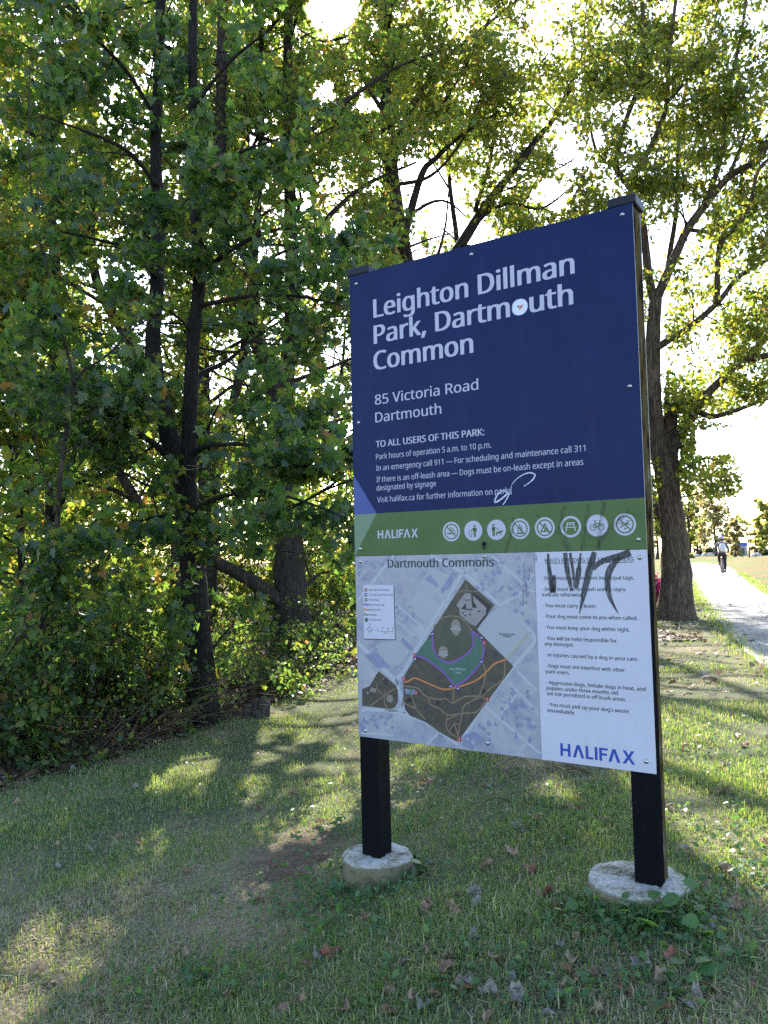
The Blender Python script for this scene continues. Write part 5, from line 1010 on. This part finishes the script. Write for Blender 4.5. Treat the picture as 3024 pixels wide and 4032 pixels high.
# single bigger weeds by the right footing and in the foreground
def weed(x, y, n, size, lab, tall=.08):
    g = gp(x, y); root = empty('weed', g); tag(root, lab, 'weed', 'broad-leaved weeds by the footings'); mb = MB(); pp = []
    for i in range(n):
        a = i*2.4+rng.normal(0, .3); l = tall*rng.uniform(.5, 1.2); e = np.array([math.cos(a)*l*.8, math.sin(a)*l*.8, l*rng.uniform(.6, 1.1)])
        mb.tube([np.array([0, 0, -.01]), e*np.array([.4, .4, .7]), e], [.0022, .002, .0015], 5, 0, False); pp.append(e)
    mb.build('stem', WEED, root, True); leaves('leaf_cluster', np.array(pp), size, L_ROUND, WEED, root, rng, 1.3, .5)
for x, y, n, s, lab, t in ((1395, 2012, 4, .075, 'large round-leaved weed in front of the right footing', .10), (1310, 2005, 3, .06, 'round-leaved weed at the left front of the right footing', .08), (1460, 2010, 4, .08, 'blue-green broad weed at the right front of the right footing', .10), (1500, 2032, 3, .07, 'lower broad weed just below the blue-green one by the right footing', .07),
                           (1275, 1995, 4, .05, 'weed clump left of the right footing', .07), (900, 1890, 4, .06, 'weed with pale leaves at the right side of the left footing', .06), (745, 1925, 5, .05, 'weed at the left foot of the left footing', .08), (1500, 2130, 4, .07, 'dark green weed at the lower right of the grass', .07), (1610, 2100, 5, .06, 'bright upright weed near the right border', .11)):
    weed(x, y, n, s*.8, lab, t)
L_FALL = outline([(.20, -.03), (.40, .04), (.38, .22), (.48, .42), (.38, .54), (.27, .78)])
# fallen leaves: curled, each its own object
def fl_mat(name, c0, c1):
    m, N_, L_, b = new_mat(name); b.inputs['Roughness'].default_value = .65; tc = N_.new('ShaderNodeTexCoord'); n = N_.new('ShaderNodeTexNoise'); n.inputs['Scale'].default_value = 3.5; n.inputs['Detail'].default_value = 7
    L_.new(tc.outputs['Object'], n.inputs['Vector']); r = ramp(N_, [(.35, c0), (.65, c1)]); L_.new(n.outputs['Fac'], r.inputs[0]); L_.new(r.outputs[0], b.inputs['Base Color'])
    t = N_.new('ShaderNodeBsdfTranslucent'); L_.new(r.outputs[0], t.inputs[0]); mx = N_.new('ShaderNodeMixShader'); mx.inputs[0].default_value = .25
    L_.new(b.outputs[0], mx.inputs[1]); L_.new(t.outputs[0], mx.inputs[2]); L_.new(mx.outputs[0], N_['Material Output'].inputs[0]); return m
FLM = {'brown': fl_mat('dead_leaf_brown', (.13, .075, .045), (.30, .18, .11)), 'pale': fl_mat('dead_leaf_pale', (.15, .13, .115), (.31, .275, .25)), 'red': fl_mat('dead_leaf_red', (.15, .055, .038), (.28, .12, .08)), 'tan': fl_mat('dead_leaf_tan', (.22, .15, .09), (.38, .27, .17)), 'green': fl_mat('fallen_leaf_green', (.05, .10, .05), (.14, .22, .12))}
def leaf_obj_mesh(kind, var, rng):
    T = (L_OAK if var == 2 else L_FALL)-np.array([0, .42]); n = len(T); V = [(0, 0, 0)]; rings = (.5, 1.0)
    c3_ = rng.uniform(-.9, .9); c1, c2, ph = rng.uniform(.3, 1.0), rng.uniform(.2, .9), rng.uniform(0, 3)
    f = lambda x, y: c1*abs(x)**1.4*1.6-c2*(y*y)*1.2+.16*math.sin(6*x+ph)*math.cos(5*y+ph)+c3_*x*y
    for s in rings:
        for x, y in T: V.append((x*s, y*s, f(x*s, y*s)+rng.normal(0, .03*s)))
    F = [(0, 1+j, 1+(j+1) % n) for j in range(n)]+[(1+j, 1+n+j, 1+n+(j+1) % n, 1+(j+1) % n) for j in range(n)]
    k = len(V); V += [(-.012, -.42, f(0, -.42)), (.012, -.42, f(0, -.42)), (.03, -.85, f(0, -.5)+.05), (.01, -.85, f(0, -.5)+.06)]; F.append((k, k+1, k+2, k+3))
    me = bpy.data.meshes.new('fallen_leaf'); me.from_pydata(V, [], F); me.materials.append(FLM[kind]); me.update(); return me
FM = {k: [leaf_obj_mesh(k, v, np.random.default_rng(300+7*i+v)) for v in range(3)] for i, k in enumerate(FLM)}
WORD = {'brown': 'brown curled maple leaf fallen on the grass', 'pale': 'pale grey underside-up leaf fallen on the grass', 'red': 'reddish-brown leaf fallen on the grass', 'tan': 'tan dried leaf fallen on the grass', 'green': 'still green leaf fallen on the grass'}
def drop(x, y, kind, size, lab=None, lift=.012, tilt=.35):
    g = gp(x, y); o_ = bpy.data.objects.new('fallen_leaf', FM[kind][int(rng.integers(0, 3))]); C.objects.link(o_)
    o_.location = (g[0], g[1], g[2]+lift+size*.06); size *= .8; o_.scale = (size,)*3; o_.rotation_euler = (rng.normal(0, tilt), rng.normal(0, tilt), rng.uniform(0, 6.28))
    tag(o_, lab or WORD[kind], 'leaf', 'fallen leaves on the grass')
c3 = lambda x, y: ((1250+.9644*x)/K, (2800+.9644*y)/K)
for cx, cyy, kind, sz, lab in ((885, 655, 'red', .085, 'largest reddish-brown leaf, lying between the two footings'), (1335, 1050, 'pale', .085, 'broad pale grey leaf in the lower right, below the right footing'), (1465, 1045, 'red', .085, 'red leaf right beside the broad pale grey one'), (1040, 1095, 'brown', .085, 'orange-brown leaf below and left of the broad pale grey one'),
                               (560, 850, 'brown', .075, 'brown curled leaf in the grass below the left footing, toward the middle'), (1565, 750, 'tan', .08, 'tan leaf leaning on the right rim of the right footing'), (1080, 412, 'brown', .075, 'brown leaf in the grass behind the footings, left of the right post'), (1190, 458, 'tan', .07, 'tan leaf a little below the brown one left of the right post'),
                               (1420, 1120, 'tan', .085, 'tan curled leaf below the red one at lower right'), (110, 1235, 'brown', .07, 'brown leaf at the lower edge, left of centre'), (270, 1245, 'red', .075, 'reddish leaf at the lower edge, just right of the brown one'), (700, 1258, 'tan', .06, 'tan leaf at the very bottom centre'), (1545, 1215, 'pale', .10, 'large pale leaf at the bottom right corner'), (1260, 1160, 'brown', .06, 'small brown leaf above the bottom right corner'),
                               (945, 1150, 'green', .085, 'green maple leaf lying in the lower middle'), (975, 1190, 'green', .07, 'second green maple leaf just below the first'), (400, 672, 'pale', .06, 'long pale leaf right of the left footing'), (40, 1020, 'red', .085, 'orange leaf of the leaf heap left of centre in the foreground'), (75, 1005, 'pale', .075, 'whitish leaf of the leaf heap left of centre in the foreground'), (5, 1010, 'pale', .08, 'dark grey leaf of the leaf heap left of centre in the foreground'),
                               (360, 1040, 'pale', .08, 'pale curled leaf lying below the middle of the board'), (460, 1000, 'brown', .06, 'small orange leaf beside the pale curled one'), (600, 1130, 'pale', .08, 'grey leaf low in the middle of the picture'), (700, 1170, 'pale', .075, 'pale torn leaf right of the grey one low in the middle'), (820, 1190, 'pale', .08, 'dull grey leaf further right low in the middle'), (650, 770, 'pale', .05, 'small whitish leaf under the middle of the board'),
                               (260, 860, 'pale', .055, 'whitish leaf below the left footing'), (200, 850, 'brown', .06, 'brown leaf beside the whitish one below the left footing'), (930, 770, 'red', .08, 'dull red leaf left of the right footing'), (1500, 570, 'pale', .06, 'pale leaf behind the right footing'), (440, 300, 'brown', .09, 'dark crumpled leaf on the bare patch under the board'), (1640, 640, 'green', .07, 'yellow-green leaf at the right border'), (1620, 885, 'pale', .05, 'white leaf scrap right of the right footing'), (-180, 640, 'red', .05, 'small orange oak leaf on the bare soil left of the footing')):
    drop(*c3(cx, cyy), kind, sz, lab)
for i in range(215):
    x = rng.uniform(-40, 1690); y = 1480+720*rng.random()
    if rng.random() < .55: x = rng.uniform(950, 1690); y = rng.uniform(1380, 2200)
    g = gp(x, y)
    if not free(np.array([g]), 1.1)[0] or wood_side(g[0], g[1]) > .1: continue
    drop(x, y, ('brown', 'pale', 'tan', 'brown', 'tan', 'brown')[int(rng.integers(0, 6))], rng.uniform(.04, .075))
# litter under the trees and along the edge
L0 = rng.uniform(0, 1, (26000, 2)); n = len(L0); x = -9+13*L0[:, 0]; y = np.interp(x, EDGE[:, 0], EDGE[:, 1])+rng.exponential(2.4, n)-.35
x2 = rng.uniform(1.0, 14, 4000); y2 = rng.uniform(6, 18, 4000); k_ = ~in_poly(x2, y2, PATH_POLY) | (rng.random(4000) < .12); x2, y2 = x2[k_], y2[k_]
P = np.vstack([np.stack([x, y, gz(x, y)+rng.uniform(.004, .03, n)], -1), np.stack([x2, y2, gz(x2, y2)+rng.uniform(.018, .045, len(x2))], -1)])
LITTER = leaf_mat('litter_leaf', [(0, (.05, .03, .02)), (.5, (.13, .08, .05)), (.8, (.24, .17, .11)), (.95, (.30, .28, .27)), (1, (.3, .1, .06))], [(0, (.06, .03, .02)), (1, (.2, .12, .07))], .2, .7)
o = leaves('leaf_litter', P, .065, L_MAPLE, LITTER, None, rng, 1.6, .45); tag(o, 'carpet of dead leaves under the trees', None, None, 'stuff')
# brushwood: thin dry stems at the front of the undergrowth
mb = MB()
for i in range(420):
    x, y = (rng.uniform(150, 470), rng.uniform(1500, 1640)) if i % 3 else (rng.uniform(-60, 760), rng.uniform(1430, 1680))
    g = gp(x, min(y, np.interp(x, [0, 150, 300, 440, 560, 760], [1695, 1650, 1605, 1560, 1515, 1440]))); a = rng.uniform(0, 6.28); l = rng.uniform(.3, 1.0); e = rng.uniform(.05, .8)
    d = np.array([math.cos(a), math.sin(a), e]); d /= np.linalg.norm(d); b = g+d*l*.5+np.array([0, 0, .08*l])+rng.normal(0, .03, 3); mb.tube([g, b, g+d*l+np.array([0, 0, -.12*l*rng.random()])], [.005, .004, .0018], 4, 0, False)
DRYW = plain('dry_stem', (.10, .068, .045), .8, 0, .2, .5, 6)
o = mb.build('brushwood', DRYW, None, True); tag(o, 'tangle of thin dry stems at the front of the undergrowth', None, None, 'stuff')
# branches on the ground
def ground_branch(pts, r, lab, side=()):
    W = [np.array(gp(*c3(*p))) for p in pts]; base = W[0].copy(); root = empty('fallen_branch', base); tag(root, lab, 'branch')
    lift = np.sin(np.linspace(0, math.pi, len(W)))*.05+r+.01
    mb = MB(); p = catmull([q-base+np.array([0, 0, l]) for q, l in zip(W, lift)], 5); mb.tube(p, np.linspace(r, r*.35, len(p)), 7, 0, True)
    mb.build('stem', DRYW, root, True)
    for s_ in side:
        mb = MB(); p = catmull([np.array(gp(*c3(*q)))-base+np.array([0, 0, .035]) for q in s_], 4); mb.tube(p, np.linspace(r*.6, r*.25, len(p)), 6, 0, True); mb.build('side_twig', DRYW, root, True)
ground_branch([(1115, 270), (1040, 257), (960, 235), (870, 228), (800, 236), (735, 262), (690, 303)], .009, 'thin curved grey branch lying on the grass under the board', [[(960, 240), (1000, 262), (1060, 262)], [(800, 240), (770, 270), (760, 300)]])
ground_branch([(800, 385), (740, 402), (690, 418), (640, 428)], .005, 'short straight stick lying in the grass between the posts')
# grey stump at the edge
g = gp(556, 1549); root = empty('tree_stump', g); tag(root, 'small broken grey stump in front of the undergrowth', 'stump'); mb = MB()
for ox, oy, r, h, l in ((-.09, 0, .04, .09, -.02), (-.03, .03, .045, .13, .01), (.04, .0, .045, .18, .01), (.08, .02, .03, .13, .02), (.0, -.03, .05, .05, 0)):
    mb.tube([(ox, oy, -.05), (ox+l*.5, oy, h*.5), (ox+l, oy, h*.9), (ox+l*1.2, oy+.01, h)], [r*1.3, r*.9, r*.8, r*.75], 9, 0, True, .2, rng)
mb.build('wood', plain('stump_wood', (.055, .05, .046), .9, 0, .2, .5, 25, .8), root, True)

# ---------------------------------------------------------------- beyond the oak
rng = np.random.default_rng(400)
def far_tree(name, lab, x, y0, ytop, rpx, mat, size, dens, seed, Yadd=0, n=30, keepf=None):
    r = np.random.default_rng(seed); g = gp(x, y0); s = F_PX/K; H = (y0-ytop)/s*g[1]; R = rpx/s*g[1]
    p = g[:2]
    return wild_tree(name, lab, p[0], p[1], H, .018*H+.04, R, r, mat, L_SMALL, size, 'trees beyond the path', n=n, first=.18, dens=dens, slen=R*.45, ntw=6, tlen=R*.25, nleaf=7, t0=.15, up=.1, sig=R*.06, keepfn=keepf)
far_tree('park_tree', 'large yellow-green tree behind the cyclist', 1548, 1204, 1058, 46, AUTUMN, .42, 1.0, 401)
far_tree('park_tree', 'orange-tinted tree between the oak and the large yellow-green tree', 1510, 1203, 1080, 34, AUTUMN, .40, 1.0, 402)
far_tree('park_tree', 'smaller autumn tree right of the large yellow-green one', 1588, 1203, 1120, 24, AUTUMN, .36, 1.2, 403)
far_tree('park_tree', 'pale green tree peeping out directly beside the oak trunk', 1490, 1204, 1035, 36, OAKL, .42, .9, 404)
far_tree('park_tree', 'bright yellow tree at the right edge of the view', 1668, 1200, 1085, 36, YELLOW, .40, 1.2, 405)
far_tree('park_tree', 'low reddish tree between the young staked tree and the yellow one', 1640, 1200, 1130, 22, AUTUMN, .36, 1.2, 406)
far_tree('park_tree', 'far green tree behind the board, left of the oak', 1420, 1208, 1080, 50, OAKL, .5, .7, 407)
far_tree('park_tree', 'distant tree just outside the right edge', 1740, 1204, 1090, 60, YELLOW, .5, .8, 408)
far_tree('park_tree', 'distant tree hidden behind the middle of the board', 1250, 1212, 1060, 70, OAKL, .5, .7, 409)
# young staked tree
g = gp(1619, 1204); sc_ = g[1]/(F_PX/K); root = empty('young_tree', g); tag(root, 'young thin tree with few leaves and a stake, standing on the dry lawn', 'tree'); mb = MB()
mb.tube(np.array([(0, 0, -.2), (-.2, 0, 30), (-6, 0, 70), (-12, 0, 128)])*sc_, np.array([1.5, 1.2, .9, .4])*sc_, 7); lp = []
for i in range(26):
    z = rng.uniform(58, 112); a = rng.uniform(0, 6.28); l = rng.uniform(8, 20)*(1.2-z/150); x0 = -6*(z-30)/40 if z < 70 else -6-6*(z-70)/58
    e = np.array([x0+math.cos(a)*l, math.sin(a)*l, z+l*.8]); mb.tube(np.array([(x0, 0, z), (x0+math.cos(a)*l*.5, math.sin(a)*l*.5, z+l*.3), e])*sc_, np.array([.45, .35, .2])*sc_, 4, 0, False)
    if z < 92: lp.append((e+rng.normal(0, 4, (14, 3)))*sc_)
mb.build('trunk', BARK_GREY, root, True); leaves('crown', np.vstack(lp), 3.6*sc_, L_SMALL, YELLOW, root, rng)
mb = MB(); mb.tube(np.array([(14, 0, -2), (14, 0, 46), (13.5, 0, 62)])*sc_, np.array([.8, .8, .8])*sc_, 6); st = mb.build('stake', BARK_DARK, root)
# boulders
def boulder(lab, x, y, wpx, hpx, seed):
    r = np.random.default_rng(seed); g = gp(x, y); s = g[1]/(F_PX/K); bm = bmesh.new(); bmesh.ops.create_icosphere(bm, subdivisions=3, radius=1)
    ph = r.uniform(0, 6, 6)
    for v in bm.verts:
        c = v.co.copy(); k = 1+.16*math.sin(2.3*c.x+ph[0])*math.cos(2.1*c.z+ph[1])+.10*math.sin(4.1*c.y+ph[2]+2*c.x)+r.normal(0, .02)
        v.co = Vector((c.x*k*wpx*.5*s, c.y*k*wpx*.4*s, max(c.z*k, -.35)*hpx*s))
    me = bpy.data.meshes.new('boulder'); bm.to_mesh(me); bm.free(); me.materials.append(ROCK); o_ = bpy.data.objects.new('boulder', me); C.objects.link(o_); o_.location = g; o_.rotation_euler.z = r.uniform(-.3, .3)
    tag(o_, lab, 'boulder', 'boulders by the end of the path')
ROCK = plain('boulder_granite', (.34, .32, .31), .85, 0, .3, .35, 4, .6)
for i, a in enumerate([('long pale boulder nearest the oak at the far end of the path', 1507, 1204, 22, 7), ('pale boulder in the middle of the row left of the cyclist', 1522, 1202.5, 17, 9), ('boulder partly behind the cyclist arm', 1535, 1202, 15, 8), ('flat pale boulder right of the young staked tree', 1634, 1201, 22, 7)]): boulder(*a, 410+i)
def far_shrub(lab, x, y, H, R, mat, size, seed, name='shrub', group='bushes beyond the oak'):
    g = gp(x, y); s = g[1]/(F_PX/K); return shrub(name, lab, g[0], g[1], H*s, R*s, np.random.default_rng(seed), mat, size*s, L_SMALL, 16, 9, group, dens=3.2/max(R*s, .4)**.5)
far_shrub('dark evergreen bush behind the boulders', 1510, 1202, 20, 16, CONIFER, 3.5, 420); far_shrub('second evergreen bush, closer to the cyclist', 1534, 1201.5, 18, 16, CONIFER, 3.5, 421)
far_shrub('clump of yellow ornamental grass right of the cyclist', 1586, 1200.5, 12, 12, YELLOW, 3, 422); far_shrub('dark bush at the far right behind the flat boulder', 1650, 1199.5, 16, 16, CONIFER, 3.5, 423)
far_shrub('bush with bright magenta flowers between board and oak', 1416, 1298, 54, 20, PINK, 6.0, 424, 'flowering_bush')
far_shrub('small green plant beside the oak foot at the far path edge', 1492, 1207, 12, 6, YELLOW, 3, 425)
# distant house with blue roof
g = gp(1600, 1199.6); s = g[1]/(F_PX/K); root = empty('house', g, -.4); tag(root, 'distant low house with a blue roof, right of the cyclist', 'house'); mb = MB()
mb.box((-13*s, -8*s, -1*s), (13*s, 8*s, 19*s)); mb.build('wall', plain('house_wall', (.36, .37, .40), .8), root)
mb = MB(); v = [(-14*s, -9*s, 19.1*s), (14*s, -9*s, 19.1*s), (14*s, 9*s, 19.1*s), (-14*s, 9*s, 19.1*s), (-14*s, 0, 28*s), (14*s, 0, 28*s)]
mb.add(v, [(0, 1, 5, 4), (2, 3, 4, 5), (1, 2, 5), (3, 0, 4), (0, 3, 2, 1)]); mb.build('roof', plain('house_roof', (.07, .13, .42), .5), root)
for ox in (-7, 5):
    mb = MB(); mb.box(((ox-2)*s, -8.3*s, 8*s), ((ox+2)*s, -8.02*s, 14*s)); mb.build('window', plain('house_glass', (.03, .04, .05), .15), root)
mb = MB(); mb.box((-2*s, -8.3*s, -1*s), (1.4*s, -8.02*s, 9*s)); mb.build('door', plain('house_door', (.12, .06, .04), .5), root)

# ---------------------------------------------------------------- cyclist on the path
HEAD = math.radians(-19)
g = gp(1563, 1244.5)
bike = empty('bicycle', (g[0], g[1], g[2]+.022), HEAD); tag(bike, 'dark bicycle with a reddish frame being ridden away along the pale path', 'bicycle')
TYRE = plain('tyre', (.015, .015, .016), .8); RIM = plain('rim', (.35, .35, .36), .3, .9); FRM = plain('bike_frame', (.16, .03, .03), .35); BLK = plain('bike_black', (.02, .02, .022), .5)
def wheel(y):
    th = np.linspace(0, 2*math.pi, 33); mb = MB(); r0 = .325
    mb.tube([(0, y+r0*math.cos(a), .345+r0*math.sin(a)) for a in th], .02, 8, 0, False); wh = mb.build('wheel', TYRE, bike, True)
    mb = MB(); mb.tube([(0, y+.3*math.cos(a), .345+.3*math.sin(a)) for a in th], .009, 6, 0, False); mb.build('rim', RIM, wh, True)
    mb = MB(); mb.tube([(-.04, y, .345), (.04, y, .345)], .02, 8)
    for k in range(16):
        a = k*math.pi/8; mb.tube([(.02*(-1)**k, y, .345), (0, y+.3*math.cos(a), .345+.3*math.sin(a))], .0015, 4, 0, False)
    mb.build('hub', RIM, wh)
wheel(0.0); wheel(1.02)
mb = MB()
for a, b_, r in (((0, .43, .30), (0, .24, .80), .018), ((0, .26, .74), (0, .86, .82), .018), ((0, .43, .30), (0, .88, .70), .02), ((0, .86, .86), (0, .90, .66), .02), ((-.055, 0, .345), (-.02, .43, .30), .009), ((.055, 0, .345), (.02, .43, .30), .009), ((-.055, 0, .345), (-.02, .25, .76), .008), ((.055, 0, .345), (.02, .25, .76), .008), ((-.05, 1.02, .345), (-.04, .91, .66), .011), ((.05, 1.02, .345), (.04, .91, .66), .011), ((-.05, .905, .66), (.05, .905, .66), .015)): mb.tube([a, b_], r, 8)
mb.build('frame', FRM, bike)
mb = MB(); mb.tube([(0, .24, .80), (0, .21, .92)], .014, 8); mb.build('seat_post', RIM, bike)
mb = MB(); mb.tube([(0, .06, .945), (0, .14, .955), (0, .24, .95), (0, .34, .945)], [.05, .075, .045, .02], 10); mb.build('saddle', BLK, bike, True)
mb = MB(); mb.tube([(0, .86, .85), (0, .84, 1.0)], .015, 8); mb.tube(catmull([(-.30, .70, 1.0), (-.22, .80, 1.02), (0, .84, 1.01), (.22, .80, 1.02), (.30, .70, 1.0)], 4), .012, 8); mb.build('handlebar', BLK, bike, True)
mb = MB(); PR_, PLF = np.array([.11, .36, .15]), np.array([-.11, .50, .45])
mb.tube([(-.06, .43, .30), (.06, .43, .30)], .02, 8); mb.tube([(.06, .43, .30), (.07, .36, .15)], .011, 6); mb.tube([(-.06, .43, .30), (-.07, .50, .45)], .011, 6); mb.tube([(.05, .43+.085*math.cos(a), .30+.085*math.sin(a)) and (.05, .43+.085*math.cos(a), .30+.085*math.sin(a)) for a in np.linspace(0, 6.283, 21)], .006, 5, 0, False); mb.build('crank', BLK, bike)
for p in (PR_, PLF):
    mb = MB(); mb.box((p[0]-.045, p[1]-.04, p[2]-.012), (p[0]+.045, p[1]+.04, p[2]+.012)); mb.build('pedal', BLK, bike)
mb = MB(); th = np.linspace(-.2, 2.2, 14); mb.tube([(0, .365*math.cos(a+math.pi/2)*1.0, .345+.365*math.sin(a+math.pi/2)) for a in th], .018, 6, 0, True); mb.build('mudguard', BLK, bike, True)
def skin(name, V, E_, Rd, mat, parent, lev=2, root=0):
    me = bpy.data.meshes.new(name); me.from_pydata([tuple(v) for v in V], E_, []); ob = bpy.data.objects.new(name, me); C.objects.link(ob)
    sm_ = ob.modifiers.new('skin', 'SKIN'); sm_.use_smooth_shade = True
    lay = me.skin_vertices[0].data
    for i, r in enumerate(Rd): lay[i].radius = (r, r) if np.isscalar(r) else r; lay[i].use_root = (i == root)
    sb = ob.modifiers.new('sub', 'SUBSURF'); sb.levels = lev; sb.render_levels = lev
    dg = bpy.context.evaluated_depsgraph_get(); m2 = bpy.data.meshes.new_from_object(ob.evaluated_get(dg)); m2.name = name
    bpy.data.objects.remove(ob); bpy.data.meshes.remove(me); m2.materials.clear(); m2.materials.append(mat)
    m2.polygons.foreach_set('use_smooth', np.ones(len(m2.polygons), bool))
    o_ = bpy.data.objects.new(name, m2); C.objects.link(o_)
    if parent is not None: o_.parent = parent
    return o_
SKINM = plain('skin', (.42, .25, .18), .5); JACK = plain('jacket_grey_green', (.10, .115, .115), .8, 0, .3, .2, 6); TROU = plain('trousers_black', (.012, .012, .016), .8)
HELM = plain('helmet', (.42, .36, .50), .35); SHOE = plain('shoe', (.05, .035, .03), .7); PACK = plain('backpack_white', (.58, .55, .57), .7, 0, .3, .12, 9); HAIR = plain('hair_dark', (.02, .015, .012), .7)
ry = .16
V = [(0, ry, .98), (0, ry+.05, 1.14), (0, ry+.14, 1.33), (0, ry+.18, 1.45), (0, ry+.20, 1.53), (0, ry+.22, 1.61), (0, ry+.22, 1.68)]; Rd = [.13, .125, .14, .07, .052, .085, .055]; Ed = [(0, 1), (1, 2), (2, 3), (3, 4), (4, 5), (5, 6)]
def chain(pts, rad, frm):
    i = frm
    for p, r in zip(pts, rad): V.append(p); Rd.append(r); Ed.append((i, len(V)-1)); i = len(V)-1
    return i
ARM = {}; LEG = {}
for s_ in (-1, 1):
    ARM[s_] = [(s_*.18, ry+.16, 1.40), (s_*.275, ry+.24, 1.18), (s_*.285, ry+.46, 1.05), (s_*.275, .69, 1.035)]
    hd = chain(ARM[s_], [.055, .042, .032, .034], 2)
    for k in range(4):                                              # fingers closed round the grip
        x0 = s_*(.262+.018*k); chain([(x0, .735, 1.04), (x0, .745, 1.005), (x0, .71, .985)], [.010, .009, .008], hd)
    chain([(s_*.252, .70, 1.015), (s_*.245, .725, .995)], [.010, .009], hd)
for s_, pd in ((-1, PLF), (1, PR_)):
    hip = np.array([s_*.095, ry, .94]); ank = pd+np.array([0, -.07, .10]); mid = (hip+ank)/2; Lh = np.linalg.norm(hip-ank); b_ = math.sqrt(max(.44**2-(Lh/2)**2, .002)); ax = (ank-hip)/Lh
    fw = np.array([0, 1.0, 0])-ax*ax[1]; fw /= np.linalg.norm(fw); knee = mid+fw*b_+np.array([s_*.02, 0, 0]); LEG[s_] = [hip, hip*.5+knee*.5, knee, knee*.45+ank*.55+np.array([0, -.02, 0]), ank]
    chain(LEG[s_]+[pd+np.array([0, .09, .035])], [.085, .075, .055, .052, .036, .03], 0)
chain([(0, ry+.305, 1.60)], [.016], 5)                              # nose
for s_ in (-1, 1): chain([(s_*.083, ry+.20, 1.60)], [.016], 5)      # ears
cyc = skin('person', V, Ed, Rd, SKINM, None); cyc.location = bike.location; cyc.rotation_euler.z = HEAD
tag(cyc, 'cyclist in a grey jacket and black trousers riding away on the path, white backpack on', 'person')
V = [(0, ry, 1.0), (0, ry+.05, 1.14), (0, ry+.14, 1.34), (0, ry+.18, 1.46)]; Rd = [(.17, .13), (.165, .13), (.185, .13), (.07, .07)]; Ed = [(0, 1), (1, 2), (2, 3)]
for s_ in (-1, 1): chain(ARM[s_][:3]+[tuple(np.array(ARM[s_][3])*.85+np.array(ARM[s_][2])*.15)], [.075, .060, .048, .044], 2)
skin('jacket', V, Ed, Rd, JACK, cyc)
V = [(0, ry, 1.02), (0, ry, .95)]; Rd = [(.16, .125), (.155, .13)]; Ed = [(0, 1)]
for s_ in (-1, 1): chain(LEG[s_], [.105, .09, .068, .064, .05], 1)
skin('trousers', V, Ed, Rd, TROU, cyc)
for s_, pd in ((-1, PLF), (1, PR_)):
    V = [pd+np.array([0, -.11, .05]), pd+np.array([0, -.02, .05]), pd+np.array([0, .12, .035])]; Ed = [(0, 1), (1, 2)]; Rd = [.04, .045, .032]; skin('shoe', V, Ed, Rd, SHOE, cyc, 1)
mb = MB(); mb.lathe([(.112, -.01), (.118, .02), (.115, .06), (.095, .10), (.055, .128), (.003, .135)], 20, 0, (0, ry+.21, 1.635)); hl = mb.build('helmet', HELM, cyc, True)
mb = MB(); mb.lathe([(.03, -.10), (.075, -.07), (.092, -.02), (.09, .03)], 16, 0, (0, ry+.20, 1.63)); mb.build('hair', HAIR, cyc, True)
for s_ in (-1, 1):
    mb = MB(); mb.lathe([(.012, 0), (.009, .006), (.001, .008)], 8); e_ = mb.build('eye', plain('eye', (.03, .03, .03), .2), cyc); e_.location = (s_*.033, ry+.298, 1.62); e_.rotation_euler = (-math.pi/2, 0, 0)
bp_ = empty('backpack', (0, 0, 0)); bp_.location = bike.location; bp_.rotation_euler.z = HEAD; tag(bp_, 'rounded off-white backpack worn on the cyclist\'s back', 'backpack')
bm = bmesh.new(); bmesh.ops.create_uvsphere(bm, u_segments=20, v_segments=14, radius=1)
for v in bm.verts:
    c = v.co; k = 1.0 if c.z > 0 else 1.0; sg_ = lambda t, e: math.copysign(abs(t)**e, t); v.co = Vector((sg_(c.x, .75)*.145*(1-.22*max(c.z, 0)), sg_(c.y, .8)*.085, sg_(c.z, .8)*.19))
me = bpy.data.meshes.new('bag'); bm.to_mesh(me); bm.free(); me.materials.append(PACK); me.polygons.foreach_set('use_smooth', np.ones(len(me.polygons), bool))
bag = bpy.data.objects.new('bag', me); C.objects.link(bag); bag.parent = bp_; bag.location = (.02, ry-.09, 1.24); bag.rotation_euler.x = -.33
for s_ in (-1, 1):
    mb = MB(); mb.tube(catmull([(s_*.09, ry-.02, 1.36), (s_*.12, ry+.14, 1.47), (s_*.13, ry+.30, 1.36), (s_*.14, ry+.20, 1.16), (s_*.11, ry-.02, 1.13)], 4), .014, 6); mb.build('strap', PACK, bp_, True)
